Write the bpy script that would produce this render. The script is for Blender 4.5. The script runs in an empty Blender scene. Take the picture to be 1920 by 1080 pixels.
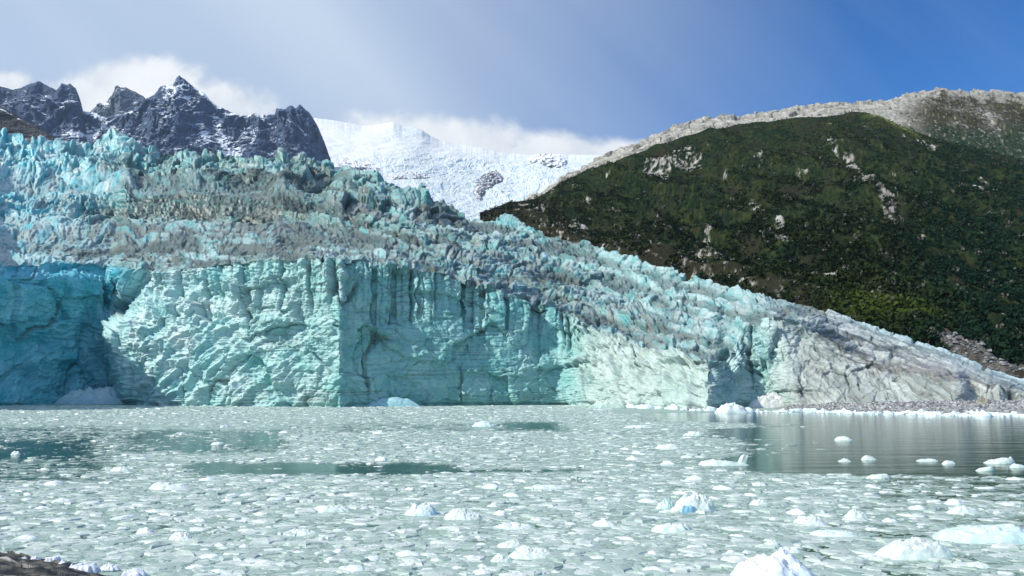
import bpy, math, random
import numpy as np
random.seed(7)
RNG = np.random.default_rng(11)
F32 = np.float32
C = bpy.context.scene.collection
SC = bpy.context.scene

# ------------------------------------------------------------------ camera model
FP = 1493.33; CX = 960.0; CY = 540.0; CAMH = 6.0
PITCH = math.atan((725 - 540) / FP)
CP, SP = math.cos(PITCH), math.sin(PITCH)

def at(px, py, Y):
    """world point at depth Y lying on the sight line of photo position (px, py)"""
    a = (np.asarray(px, float) - CX) / FP
    b = (CY - np.asarray(py, float)) / FP
    dy = CP - b * SP; dz = SP + b * CP
    t = np.asarray(Y, float) / dy
    return np.stack(np.broadcast_arrays(a * t, dy * t, CAMH + dz * t), -1)

def ground(px, py, z=0.0):
    a = (px - CX) / FP; b = (CY - py) / FP
    dy = CP - b * SP; dz = SP + b * CP
    t = (z - CAMH) / dz
    return (a * t, dy * t)

def proj(P):
    x, y, z = P[..., 0], P[..., 1], P[..., 2] - CAMH
    d = y * CP + z * SP; u = -y * SP + z * CP
    return CX + FP * x / d, CY - FP * u / d

def interp(x, pts):
    pts = np.asarray(pts, float)
    return np.interp(x, pts[:, 0], pts[:, 1])

def sstep(a, b, x):
    t = np.clip((x - a) / (b - a), 0, 1)
    return t * t * (3 - 2 * t)

# ------------------------------------------------------------------ noise in numpy
def _hash(ix, iy, seed):
    h = (ix.astype(np.uint32) * np.uint32(374761393)) ^ (iy.astype(np.uint32) * np.uint32(668265263))
    h = h + np.uint32((seed * 2246822519) & 0xffffffff)
    h = (h ^ (h >> np.uint32(13))) * np.uint32(1274126177)
    h = (h ^ (h >> np.uint32(15))) * np.uint32(2246822519)
    return h ^ (h >> np.uint32(16))

def pn(x, y, seed=0):
    x = np.asarray(x, F32); y = np.asarray(y, F32)
    x, y = np.broadcast_arrays(x, y)
    xf = np.floor(x); yf = np.floor(y)
    ix = xf.astype(np.int32); iy = yf.astype(np.int32)
    fx = x - xf; fy = y - yf
    u = fx * fx * fx * (fx * (fx * 6 - 15) + 10); v = fy * fy * fy * (fy * (fy * 6 - 15) + 10)
    def g(dx, dy):
        h = _hash(ix + dx, iy + dy, seed)
        gx = (h & np.uint32(1023)).astype(F32) / F32(511.5) - 1
        gy = ((h >> np.uint32(10)) & np.uint32(1023)).astype(F32) / F32(511.5) - 1
        return gx * (fx - dx) + gy * (fy - dy)
    a = g(0, 0); b = g(1, 0); c = g(0, 1); d = g(1, 1)
    return (a + u * (b - a) + v * (c + u * (d - c) - (a + u * (b - a)))) * F32(1.5)

def fbm(x, y, o=4, seed=0, gain=.5, lac=2.03):
    s = 0; a = 1.0; n = 0
    for i in range(o):
        s = s + a * pn(x, y, seed + i * 17); n += a
        x = x * lac + 3.1; y = y * lac + 1.7; a *= gain
    return s / n

def ridged(x, y, o=4, seed=0, gain=.5, lac=2.03):
    s = 0; a = 1.0; n = 0; w = 1
    for i in range(o):
        r = 1 - np.abs(pn(x, y, seed + i * 17)) * 1.6
        r = np.clip(r, 0, 1) ** 2 * w
        w = np.clip(r * 1.6, 0, 1)
        s = s + a * r; n += a
        x = x * lac + 3.1; y = y * lac + 1.7; a *= gain
    return s / n

def worley(x, y, seed=0):
    """F1, F2, two random numbers per cell, offset to the cell's point"""
    x = np.asarray(x, F32); y = np.asarray(y, F32)
    xf = np.floor(x); yf = np.floor(y)
    ix = xf.astype(np.int32); iy = yf.astype(np.int32)
    fx = x - xf; fy = y - yf
    F1 = np.full(x.shape, 9, F32); F2 = F1.copy()
    ID = np.zeros(x.shape, np.uint32); ox = np.zeros(x.shape, F32); oy = ox.copy()
    for dx in (-1, 0, 1):
        for dy in (-1, 0, 1):
            h = _hash(ix + dx, iy + dy, seed)
            jx = (h & np.uint32(4095)).astype(F32) / 4095; jy = ((h >> np.uint32(12)) & np.uint32(4095)).astype(F32) / 4095
            rx = fx - dx - (.1 + .8 * jx); ry = fy - dy - (.1 + .8 * jy)
            d = np.sqrt(rx * rx + ry * ry)
            m = d < F1
            F2 = np.where(m, F1, np.minimum(F2, d))
            F1 = np.where(m, d, F1); ID = np.where(m, h, ID)
            ox = np.where(m, rx, ox); oy = np.where(m, ry, oy)
    r1 = ((ID * np.uint32(2654435761)) >> np.uint32(16)).astype(F32) / 65535
    r2 = ((ID * np.uint32(40503) + np.uint32(977)) & np.uint32(65535)).astype(F32) / 65535
    return F1, F2, r1, r2, ox, oy

def blocks(x, y, seed, tilt=1.0, crev=.5, cw=.10):
    F1, F2, r1, r2, ox, oy = worley(x, y, seed)
    e = F2 - F1
    h = (r1 - .5) + tilt * ((r2 - .5) * 2 * ox + (((r1 * 7.3) % 1) - .5) * 2 * oy)
    return h - crev * np.exp(-e / cw), e, r1

def normals(P):
    du = np.gradient(P, axis=1); dv = np.gradient(P, axis=0)
    n = np.cross(du, dv); n /= np.linalg.norm(n, axis=-1, keepdims=True) + 1e-9
    return n

def mix(a, b, t):
    t = np.asarray(t)[..., None]
    return np.asarray(a) * (1 - t) + np.asarray(b) * t

# ------------------------------------------------------------------ materials
class G:
    """small node-graph helper"""
    def __init__(s, nt): s.nt = nt; s.n = nt.nodes; s.l = nt.links
    def node(s, t, ins=None, **kw):
        nd = s.n.new(t)
        for k, v in kw.items(): setattr(nd, k, v)
        for k, v in (ins or {}).items(): s.put(nd.inputs[k], v)
        return nd
    def put(s, sock, v):
        if isinstance(v, bpy.types.NodeSocket): s.l.new(v, sock)
        else: sock.default_value = v
    def m(s, op, a, b=0.0, c=0.0, clamp=False):
        nd = s.n.new('ShaderNodeMath'); nd.operation = op; nd.use_clamp = clamp
        s.put(nd.inputs[0], a); s.put(nd.inputs[1], b); s.put(nd.inputs[2], c)
        return nd.outputs[0]
    def ss(s, a, b, x):
        nd = s.n.new('ShaderNodeMapRange'); nd.interpolation_type = 'SMOOTHSTEP'
        s.put(nd.inputs['Value'], x); s.put(nd.inputs['From Min'], a); s.put(nd.inputs['From Max'], b)
        return nd.outputs[0]
    def mix(s, f, a, b, mode='MIX'):
        nd = s.n.new('ShaderNodeMix'); nd.data_type = 'RGBA'; nd.blend_type = mode
        s.put(nd.inputs[0], f); s.put(nd.inputs[6], a); s.put(nd.inputs[7], b)
        return nd.outputs[2]
    def noise(s, vec, scale, detail=4, rough=.55, dist=0.0):
        nd = s.node('ShaderNodeTexNoise', {'Scale': scale, 'Detail': detail, 'Roughness': rough, 'Distortion': dist})
        if vec is not None: s.l.new(vec, nd.inputs['Vector'])
        return nd.outputs[0]

def newmat(name):
    m = bpy.data.materials.new(name); m.use_nodes = True
    g = G(m.node_tree); g.n.clear()
    return m, g

def colmat(name, rough=.6, spec=.3, var=.25, vscale=1.0, bump=.3, bscale=2.0, bdist=.1, sss=0, tint=(1, 1, 1, 1)):
    """procedural material: the mesh's own base colour varied by noise, with bump"""
    m, g = newmat(name)
    at_ = g.node('ShaderNodeAttribute', attribute_name='Col')
    co = g.node('ShaderNodeTexCoord').outputs['Object']
    n = g.noise(co, vscale, 6, .65)
    f = g.node('ShaderNodeMapRange', {'Value': n, 'From Min': .3, 'From Max': .7, 'To Min': 1 - var, 'To Max': 1 + var * .8}).outputs[0]
    vm = g.node('ShaderNodeVectorMath', operation='SCALE'); g.l.new(at_.outputs['Color'], vm.inputs[0]); g.l.new(f, vm.inputs['Scale'])
    b = g.node('ShaderNodeBump', {'Strength': bump, 'Distance': bdist, 'Height': g.noise(co, bscale, 5, .65)})
    p = g.node('ShaderNodeBsdfPrincipled', {'Base Color': vm.outputs[0], 'Roughness': rough, 'Specular IOR Level': spec, 'Normal': b.outputs[0]})
    if sss:
        p.inputs['Subsurface Weight'].default_value = sss
        p.inputs['Subsurface Radius'].default_value = (.3, .8, 1.0); p.inputs['Subsurface Scale'].default_value = .3
    o = g.node('ShaderNodeOutputMaterial', {'Surface': p.outputs[0]})
    return m

M_ICE = colmat('glacier_ice', .42, .45, .12, 1.6, .55, 1.1, .35)
M_ROCK = colmat('mountain_rock', .85, .2, .3, .03, .6, .02, 30)
M_SNOW = colmat('snow', .6, .3, .05, .01, .5, .012, 18)
M_HILL = colmat('hillside', .95, .05, .35, .15, .6, .25, 1.5)
M_LEAF = colmat('foliage', .9, .05, .35, .25, .0, .5, .1)
M_FLOE = colmat('floating_ice', .28, .5, .10, 3.0, .7, 7.0, .05)
M_STONE = colmat('stone', .8, .25, .3, 1.2, .6, 4.0, .1)

# ------------------------------------------------------------------ mesh / object helpers
def mesh_np(name, V, Fq, col=None, mat=None, smooth=True, attrs=None):
    me = bpy.data.meshes.new(name)
    V = np.ascontiguousarray(V, F32).reshape(-1, 3); Fq = np.ascontiguousarray(Fq, np.int32)
    k = Fq.shape[1]; nf = len(Fq)
    me.vertices.add(len(V)); me.vertices.foreach_set('co', V.ravel())
    me.loops.add(nf * k); me.loops.foreach_set('vertex_index', Fq.ravel())
    me.polygons.add(nf); me.polygons.foreach_set('loop_start', np.arange(0, nf * k, k, dtype=np.int32))
    me.polygons.foreach_set('use_smooth', np.full(nf, smooth))
    me.update(calc_edges=True)
    if col is not None:
        c = np.ones((len(V), 4), F32); c[:, :3] = np.clip(np.asarray(col, F32).reshape(-1, 3), 0, 1)
        a = me.color_attributes.new('Col', 'FLOAT_COLOR', 'POINT'); a.data.foreach_set('color', c.ravel())
    for k_, v_ in (attrs or {}).items():
        a = me.attributes.new(k_, 'FLOAT', 'POINT'); a.data.foreach_set('value', np.ascontiguousarray(v_, F32).ravel())
    if mat: me.materials.append(mat)
    return me

def grid_faces(nv, nu, off=0, wrap=False):
    i = np.arange(nv * nu).reshape(nv, nu) + off
    if wrap:
        j = np.roll(i, -1, axis=1)
        return np.stack([i[:-1], j[:-1], j[1:], i[1:]], -1).reshape(-1, 4)
    return np.stack([i[:-1, :-1], i[:-1, 1:], i[1:, 1:], i[1:, :-1]], -1).reshape(-1, 4)

def obj(name, me, parent=None, loc=(0, 0, 0), rz=0, label=None, cat=None, group=None, kind=None):
    o = bpy.data.objects.new(name, me); C.objects.link(o)
    o.location = loc; o.rotation_euler = (0, 0, rz)
    if parent: o.parent = parent
    if label: o['label'] = label
    if cat: o['category'] = cat
    if group: o['group'] = group
    if kind: o['kind'] = kind
    return o

def grid_obj(name, P, col, mat, **kw):
    nv, nu = P.shape[:2]
    return obj(name, mesh_np(name, P, grid_faces(nv, nu), col, mat), **kw)

# ================================================================== profiles (photo positions)
SKY = [(-400, 230), (-150, 240), (0, 255), (40, 262), (100, 262), (150, 268), (200, 262), (235, 258), (260, 275), (330, 278), (380, 285), (420, 292), (500, 298), (530, 287),
       (560, 297), (600, 306), (650, 318), (700, 340), (760, 360), (830, 382), (900, 402), (980, 420), (1060, 442), (1120, 462), (1200, 487),
       (1300, 519), (1400, 547), (1500, 570), (1560, 584), (1640, 613), (1740, 646), (1800, 666), (1860, 691), (1920, 713), (2000, 738), (2080, 752)]
YSKY = [(-400, 720), (0, 750), (600, 800), (900, 700), (1200, 480), (1500, 345), (1700, 285), (1920, 243), (2080, 225)]
TOP = [(-400, 380), (-130, 385), (-60, 425), (-25, 480), (0, 494), (80, 491), (180, 492), (260, 506), (330, 501), (420, 495), (500, 484), (560, 480), (640, 485), (720, 491), (780, 502),  # left end beyond the frame raised as an added shadow caster for the recess
       (850, 517), (930, 532), (980, 560), (1060, 592), (1120, 618), (1200, 648), (1290, 664), (1335, 676), (1360, 680), (1400, 610), (1450, 590), (1490, 600), (1560, 640), (1640, 676),
       (1720, 690), (1800, 708), (1860, 722), (1920, 738), (2000, 748), (2080, 756)]
Y0 = [(-400, 150), (-300, 175), (-200, 205), (-110, 230), (-50, 246), (0, 258), (100, 278), (190, 294), (212, 291), (236, 264), (300, 257), (450, 246), (560, 241), (640, 236), (655, 241), (760, 248),  # leftmost ice, out of frame, swept forward to shade the recess
      (900, 258), (1040, 266), (1090, 258), (1150, 243), (1230, 224), (1310, 207), (1330, 204), (1343, 210), (1360, 226), (1400, 237), (1450, 234), (1475, 228), (1500, 224),
      (1600, 216), (1700, 210), (1790, 204), (1815, 210), (1835, 209), (1900, 207), (2080, 200)]
LEAN = [(-400, 5), (600, 5), (700, 7), (950, 9), (1050, 16), (1200, 22), (1330, 14), (1350, 10), (1450, 14), (1500, 26), (1700, 22), (1850, 10), (2080, 6)]

# ================================================================== glacier
def build_glacier():
    NU = 1560
    px = np.linspace(-260, 2060, NU)
    sky = interp(px, SKY); ys = interp(px, YSKY); top = interp(px, TOP); y0 = interp(px, Y0); lean = interp(px, LEAN)
    k = np.ones(9) / 9
    y0 = np.convolve(np.pad(y0, 4, 'edge'), k, 'valid')
    # ragged lip: towers of different height
    jit = 5 * pn(px / 60, px * 0 + 3.3, 5) + 4 * pn(px / 21, px * 0 + 1.3, 6)
    F1, F2, r1, r2, ox, oy = worley(px / 34, px * 0 + .5, 9)
    tower = sstep(480, 640, px) * (1 - sstep(1000, 1120, px))
    top0 = np.convolve(np.pad(top, 30, 'edge'), np.ones(61) / 61, 'valid')
    top = top + jit * (1 - .6 * sstep(1450, 1560, px)) + tower * ((r1 - .5) * 14 + 10 * np.exp(-(F2 - F1) / .12))
    ytop = y0 + lean
    ptop = at(px, top, ytop)
    ztop = ptop[:, 2]
    # --- cliff part
    N1 = 300
    v = np.linspace(0, 1, N1)[:, None]
    fl = sstep(1440, 1520, px)[None, :]                 # the gently sloping tongue on the right
    z = -1.5 + (ztop[None, :] + 1.5) * v
    leanp = (v ** 1.6) * (1 - fl) + (v ** 1.1) * fl
    sh = np.interp(v[:, 0], [0, .15, .45, .7, 1], [6, -8, -30, 4, 52])[:, None] * (1 - sstep(300, 420, px))[None, :]
    y0s = np.stack([np.interp(px - sh[i], px, y0) for i in range(N1)])
    y0s = y0s * (1 - sstep(.85, 1., v)) + y0[None, :] * sstep(.85, 1., v)
    Y = y0s + lean[None, :] * leanp
    a = (px[None, :] - CX) / FP
    # keep x on the sight line of px at its height
    b_ = (z - CAMH) / Y
    dyf = 1.0 / (CP + b_ * SP)
    X = a * Y * (CP + b_ * SP)
    Pc = np.stack([X, Y, z], -1)
    # --- upper surface
    N2 = 470
    t = np.linspace(0, 1, N2 + 1)[1:, None]
    gl = np.interp(t[:, 0], [0, .10, .22, .36, .44, .62, .72, .86, 1], [0, .20, .36, .62, .65, .72, .86, .93, 1])[:, None]
    gr = np.interp(t[:, 0], [0, .06, .2, .3, .5, .56, .8, 1], [0, .10, .26, .31, .55, .58, .84, 1])[:, None]
    w = sstep(560, 900, px)[None, :]
    w2 = sstep(1350, 1500, px)[None, :]
    g = gl * (1 - w) + (gr * (1 - w2) + t * w2) * w
    Yt = np.exp(np.log(ytop)[None, :] * (1 - g) + np.log(ys)[None, :] * g)
    row = top0[None, :] * (1 - t) + sky[None, :] * t + (top - top0)[None, :] * (1 - sstep(0, .07, t))
    Pt = at(px[None, :] + 0 * row, row, Yt)
    # --- back slope, falling away behind the skyline
    t3 = np.linspace(0, 1, 13)[1:, None]
    Yb = ys[None, :] * (1 + .5 * t3)
    Pb = np.stack([Pt[-1:, :, 0] * (1 + .5 * t3), Yb, Pt[-1:, :, 2] * (1 - .55 * t3 ** 1.2) - 4 * t3], -1)
    P = np.concatenate([Pc, Pt, Pb], 0)
    PX = np.broadcast_to(px[None, :], P.shape[:2])
    ROW = proj(P)[1]
    NVc = N1; NV = P.shape[0]
    vi = np.arange(NV)[:, None]
    cliff = 1 - sstep(N1 - 10, N1 + 4, vi + 0 * PX)
    # displacement direction
    n = normals(P); n = -n if n[NVc // 2, NU // 2, 1] > 0 else n
    D = n.copy()
    D[..., 2] = np.where(vi >= N1, np.abs(D[..., 2]) + .5, np.clip(D[..., 2], -.1, .45))
    for _ in range(3):
        D[1:-1] = (D[:-2] + D[1:-1] + D[2:]) / 3
    D /= np.linalg.norm(D, axis=-1, keepdims=True)
    sc = np.clip(P[..., 1] / 330, .6, 3)                # features grow with the size of the icefall
    q1 = (P[..., 0] / P[..., 1] * 350).astype(F32)
    q2 = (np.log(P[..., 1]) * 350).astype(F32)
    # ---- upper surface relief
    ty = ((ROW - interp(PX, SKY)) / 4.27).astype(F32)   # distance from the upper margin, measured across the flow
    wx = q1 + 5 * fbm(q1 / 22, ty / 9, 2, 21) + ty * .5; wy = ty + 2.6 * fbm(q1 / 26, ty / 10, 2, 31)
    tongue = sstep(1380, 1600, PX)
    b1, e1, r_1 = blocks(wx / 14, wy / 6.0, 3, 1.3, .5, .08)
    b2, e2, r_2 = blocks(wx / 6.4, wy / 3.0, 4, 1.3, .5, .09)
    b3, e3, r_3 = blocks(wx / 3.0, wy / 1.5, 5, 1.3, .4, .12)
    b4, e4, r_4 = blocks(wx / 1.5, wy / .8, 8, 1.2, .3, .15)
    a1 = interp(PX, [(-260, 1.8), (500, 1.6), (620, 2.6), (800, 2.2), (900, 1.4), (1000, 1.4), (1250, 1.2), (1450, 1.0), (1600, .5), (2060, .25)])
    a2 = interp(PX, [(-260, 1.0), (800, 1.2), (1000, .95), (1300, .95), (1450, .8), (1620, .4), (2060, .25)])
    a3 = interp(PX, [(-260, .62), (800, .75), (1300, .75), (1450, .5), (1620, .3), (2060, .2)])
    bench = (1 - sstep(640, 800, PX)) * np.exp(-((ROW - 455) / 30) ** 2)
    wall = (1 - sstep(560, 620, PX)) * sstep(200, 300, PX) * np.exp(-((ROW - 372) / 26) ** 2)
    sp = np.clip(ridged(wx / 15, wy / 8, 3, 71), 0, 1) ** 1.5
    crest = sstep(335, 300, ROW - (PX - 500).clip(0) * .3) * (1 - sstep(800, 950, PX))
    h = sc * (b1 * a1 * (1 - .6 * bench) * (1 - .75 * wall) + b2 * a2 * (1 - .55 * bench) * (1 - .6 * wall) + b3 * a3 * (1 - .3 * wall) + b4 * a3 * .5 + a3 * .55 * (ridged(wx / 2.2, wy / 1.3, 3, 74, .6) - .4)
              + crest * (2.8 * sp + 1.0 * b2) )
    xm = sstep(150, 260, PX) * (1 - sstep(540, 620, PX)); rw = ROW + 7 * fbm(q1 / 14, q1 * 0, 3, 80)
    h += sc * xm * (4.6 * np.exp(-((rw - 338) / 13) ** 2) - 3.2 * np.exp(-((rw - 388) / 18) ** 2))
    x2 = 1 - sstep(520, 640, PX)
    h += sc * x2 * (1.8 * np.exp(-((rw - 428) / 9) ** 2) - 1.6 * np.exp(-((rw - 462) / 14) ** 2)) + sc * (1 - sstep(160, 300, PX)) * 3.0 * (np.exp(-((rw - 318) / 12) ** 2) - .7 * np.exp(-((rw - 350) / 12) ** 2) + .8 * np.exp(-((rw - 385) / 12) ** 2))
    x3 = sstep(600, 680, PX) * (1 - sstep(960, 1060, PX))
    h += sc * x3 * 2.2 * (pn(q1 / 30, (ty - q1 * .05) / 7, 76) * 1.6)
    wr = ridged(wx / 46, wy / 7.5, 4, 78, .6)
    h += sc * 3.4 * (wr - .45) * (1 - tongue) * (1 - .5 * bench)
    h += 2.0 * sc * fbm(q1 / 45, q2 / 45, 2, 77) * (1 - tongue)
    zl = P[..., 2] + h
    ledge = sstep(.10, .34, np.abs(pn(zl / sc * .55 + r_1 * 7 + r_2 * 2, q1 / 30, 79)))
    h -= .32 * sc * ledge * (1 - .8 * tongue)
    # flow-aligned furrows on the tongue
    tt = (ROW - interp(PX, SKY)) / 40
    fur = ridged(PX / 150 + tt * .4, tt * 3.2, 4, 90)
    h += tongue * (fur - .4) * 1.5
    cr = np.clip(1 - np.abs(pn(PX / 70 + tt * 1.2, tt * 1.1, 97)) * 16, 0, 1)
    h -= tongue * cr * 1.2
    # ---- cliff relief
    s = (np.cumsum(np.hypot(np.gradient(X[N1 // 2]), np.gradient(Y[N1 // 2]))))[None, :] + 0 * PX
    zz = P[..., 2]
    s = s.astype(F32); zz = zz.astype(F32)
    zf = np.clip(zz / np.maximum(ztop[None, :], 3), 0, 1.1)
    cs = s + 3.5 * fbm(s / 11, zz / 11, 3, 41); cz = zz + 3.5 * fbm(s / 11, zz / 11, 3, 42)
    c1, f1, rc1 = blocks(cs / 17 + cz / 60, cz / 13, 51, 1.5, .15, .05)
    # diagonal scallops of the left lit wall
    dg = sstep(225, 260, PX) * (1 - sstep(520, 600, PX)) * (1 - sstep(.8, .95, zf))
    rs = (cs * .8 + cz * .6); rt = (-cs * .6 + cz * .8)
    dr = ridged(rs / 16, rt / 5.5, 4, 61)
    smooth_ = 1 - dg * .5
    c2, f2_, rc2 = blocks(cs / 6.5, cz / 5, 52, 1.3, .12, .06)
    c3, f3_, rc3 = blocks(cs / 2.2, cz / 1.6, 53, 1.3, .2, .1)
    md = 1 - .35 * sstep(600, 660, PX) * (1 - sstep(1040, 1100, PX))
    c4 = blocks(cs / 1.0, cz / .75, 56, 1.4, .25, .12)[0]
    c5 = ridged((cs * .9 + cz * .4) / 3.2, (cz * .9 - cs * .4) / 1.5, 4, 60, .62) - .4
    hc = 2.4 * c1 * md + .9 * c2 * (1 - .3 * dg) * md + .42 * c3 + .12 * c4 + .30 * c5 * sstep(-.1, .3, pn(cs / 18, cz / 14, 58)) + dg * 2.6 * (dr - .35) + 2.2 * fbm(s / 22, zz / 40, 2, 66)
    hc += .5 * (ridged(cs / 4, cz / 4, 3, 68) - .4)
    # vertical towers split by deep cracks near the lip
    tw = sstep(500, 600, PX) * (1 - sstep(1060, 1130, PX)) + .55 * sstep(250, 300, PX) * (1 - sstep(500, 560, PX))
    ws = s + 1.2 * fbm(s / 9, zz / 9, 2, 43)
    T1, T2, tr1, tr2, tox, toy = worley(ws / 7.5, ws * 0 + .5, 44)
    lim = .62 - .35 * (tr2 - .3) 
    up = sstep(lim, lim + .22, zf)
    crack = np.exp(-(T2 - T1) / .10)
    hc += tw * up * ((tr1 - .5) * 3.4 + tox * 2.2 - 2.6 * crack)
    U1, U2, ur1, ur2, uox, _ = worley(ws / 2.6, ws * 0 + .5 + np.floor(zf * 3) * 0, 45)
    hc += tw * up * ((ur1 - .5) * 1.2 - 1.0 * np.exp(-(U2 - U1) / .12))
    # long thin fractures
    fr = np.clip(1 - np.abs(pn(cs / 16 + 5, cz / 42, 46)) * 26, 0, 1) * sstep(-.1, .25, pn(cs / 25, cz / 20, 47))
    hc -= 1.3 * fr
    # thin strata
    lay = zz + 1.6 * fbm(s / 30, zz / 12, 3, 48)
    st = pn(lay * 1.35, s / 60, 49)
    strata = sstep(.18, .42, np.abs(st))
    hc -= .16 * strata
    # wave-cut notch at the waterline
    hc -= 1.0 * np.exp(-((zz - .3) / .8) ** 2) * (1 - sstep(1440, 1500, PX))
    # rough apron / crumbled zone between x 1040 and 1400
    ap = sstep(1040, 1110, PX) * (1 - sstep(1440, 1500, PX))
    ad, ae, ar = blocks((cs * .8 - cz * .6) / 5, (cs * .6 + cz * .8) / 2.2, 55, 1.8, .5, .1)
    hc += ap * ad * 1.3 * sstep(.15, .5, zf)
    # tongue base: smooth facets, a few sharp cut bays near x 1800
    hc = hc * (1 - .35 * fl) + fl * (.9 * (ridged((cs - cz) / 9, (cs + cz) / 3.5, 4, 59) - .4))
    bay = sstep(1770, 1790, PX) * (1 - sstep(1900, 1930, PX)) * (1 - sstep(.8, 1.0, zf))
    bx, be, br = blocks(PX / 26 + zf * .5, zf * 0 + .5, 57, 2.2, .2, .1)
    hc += bay * bx * 2.6
    H = cliff * hc + (1 - cliff) * h
    fade = 1 - sstep(NV - 12, NV - 2, vi + 0 * PX) * .5
    P = P + D * (H * fade)[..., None]
    # the deep bay beside the prow and a hollow in it
    # ---- colour: ice tint with some shade put in, dirt layers and debris
    n = normals(P); n = np.where(n[N1 // 2, NU // 2, 1] > 0, -n, n)
    up_ = np.clip(n[..., 2], 0, 1)
    blue = np.array((.10, .54, .62)); aqua = np.array((.17, .58, .58)); green = np.array((.24, .53, .47)); pale = np.array((.55, .72, .67)); white = np.array((.72, .83, .77))
    dirt_shade_c = np.array((.095, .105, .085)); beige = np.array((.30, .33, .275)); darkd = np.array((.085, .08, .072))
    nz = fbm(cs / 9, cz / 9, 4, 81); nz2 = fbm(cs / 2.2, cz / 2.2, 3, 82)
    # cliff
    cc = mix(green, pale, np.clip(.42 + nz * .9 + nz2 * .3, 0, 1))
    left_blue_shade = 1 - sstep(180, 262, PX - interp(zf, [(0, 6), (.15, -8), (.45, -30), (.7, 4), (1, 52)]))  # bluer recess ice with its shade put into the tone, edge along the shadow
    lb2 = 1 - sstep(230, 600, PX)
    cc = mix(cc, mix(blue * .85, np.array((.32, .72, .78)), np.clip(.36 + nz * 1.1 + nz2 * .5, 0, 1)), np.clip(left_blue_shade * .97, 0, 1))
    cc = mix(cc, mix(aqua, white, np.clip(.62 + nz * .8, 0, 1)), lb2 * (1 - left_blue_shade) * .8)
    mid = sstep(600, 680, PX) * (1 - sstep(1040, 1110, PX))
    cc = mix(cc, mix(np.array((.17, .46, .42)), np.array((.36, .60, .55)), np.clip(.45 + nz, 0, 1)), mid * .85)
    rt_ = sstep(1050, 1130, PX)
    cc = mix(cc, mix(np.array((.36, .49, .42)), np.array((.60, .69, .62)), np.clip(.5 + nz, 0, 1)), rt_ * .9)
    bayc = sstep(1335, 1345, PX) * (1 - sstep(1400, 1480, PX)) * .8
    cc = mix(cc, mix(np.array((.26, .54, .52)), np.array((.52, .72, .66)), np.clip(.45 + nz * 1.2, 0, 1)), bayc * .85)
    cc = mix(cc, mix(np.array((.23, .255, .225)), np.array((.53, .575, .51)), np.clip(.55 + nz * 1.3, 0, 1)), fl * .9)
    cc = mix(cc, np.array((.14, .15, .13)), fl * .6 * sstep(-.1, .4, fbm((cs - cz) / 10, (cs + cz) / 2.2, 4, 131)))
    sd = strata * sstep(-.15, .3, fbm(s / 18, zz / 10, 3, 83)) * (sstep(300, 520, PX) * .55 + .12) * (1 - .7 * rt_)
    cc = mix(cc, np.array((.20, .28, .25)), np.clip(sd, 0, .75))
    band = np.clip(pn(lay / 5.5, s / 90, 85) * 1.2, 0, 1) * mid
    cc = mix(cc, np.array((.10, .30, .26)), band * .5)
    # debris trickled from the lip down the cracks
    dl = tw * up * crack * .55 * sstep(-.3, .3, nz2) + sstep(.86, 1.0, zf + nz2 * .1) * sstep(500, 620, PX) * .45 * sstep(-.2, .3, nz2)
    cc = mix(cc, darkd, np.clip(dl, 0, .85))
    cc = mix(cc, dirt_shade_c, np.clip(fr * .7, 0, .8))
    spk = sstep(.36, .5, fbm(cs / 1.3, cz / 1.0, 2, 88)) * sstep(380, 500, PX) * .5
    cc = mix(cc, darkd, spk * (.3 + .5 * ap))
    fine = sstep(.30, .48, np.abs(pn(lay * 3.1, s / 26, 86))) * sstep(-.3, .2, fbm(s / 12, zz / 6, 2, 87))
    cc = mix(cc, np.array((.12, .24, .20)), fine * (.08 + .22 * sstep(480, 600, PX) * (1 - sstep(1080, 1150, PX))))
    # upper surface
    nq = fbm(q1 / 40, ty / 5, 4, 101); nr = fbm(wx / 5, wy / 2.4, 3, 102)
    region_dirty = np.exp(-((PX - 430) / 300) ** 2) * np.exp(-((ROW - 425) / 55) ** 2)
    region_dirty = np.maximum(region_dirty, .75 * (1 - sstep(700, 800, PX)) * sstep(130, 330, PX) * np.exp(-((ROW - 385) / 36) ** 2))
    region_dirty = np.maximum(region_dirty, .45 * np.exp(-((PX - 640) / 120) ** 2) * np.exp(-((ROW - 400) / 70) ** 2))
    region_dirty = np.maximum(region_dirty, .55 * (1 - sstep(1050, 1150, PX)) * sstep(430, 470, ROW) * sstep(60, 160, PX))
    region_dirty = np.maximum(region_dirty, .9 * np.exp(-((PX - 1180) / 130) ** 2) * np.exp(-((ROW - (590 + (PX - 1100) * .25)) / 45) ** 2))
    leftclean = 1 - sstep(60, 420, PX + (ROW - 300) * .6)
    ic = mix(np.array((.12, .42, .40)), np.array((.56, .70, .65)), np.clip(.48 + nr * 1.2 + .8 * (up_ - .6), 0, 1))
    ic = mix(ic, mix(np.array((.10, .54, .62)), white, np.clip(.42 + nr * 1.3 + .6 * (up_ - .6), 0, 1)), leftclean * .9)
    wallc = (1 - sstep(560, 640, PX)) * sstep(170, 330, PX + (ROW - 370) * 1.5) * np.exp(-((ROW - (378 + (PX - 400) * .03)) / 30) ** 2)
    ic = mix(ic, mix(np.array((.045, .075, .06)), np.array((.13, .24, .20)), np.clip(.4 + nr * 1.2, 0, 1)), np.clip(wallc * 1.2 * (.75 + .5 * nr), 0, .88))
    gd = sstep(-.2, .35, fbm(q1 / 60, ty / 8, 3, 104)) * (1 - sstep(700, 1000, PX))
    ic = mix(ic, np.array((.11, .29, .24)), gd * .6 * (1 - leftclean))
    ic = mix(ic, white, sstep(1000, 1300, PX) * .35 * np.clip(.5 + nr, 0, 1))
    layt = P[..., 2] / sc * .62 + .8 * nr + r_1 * 7
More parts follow.
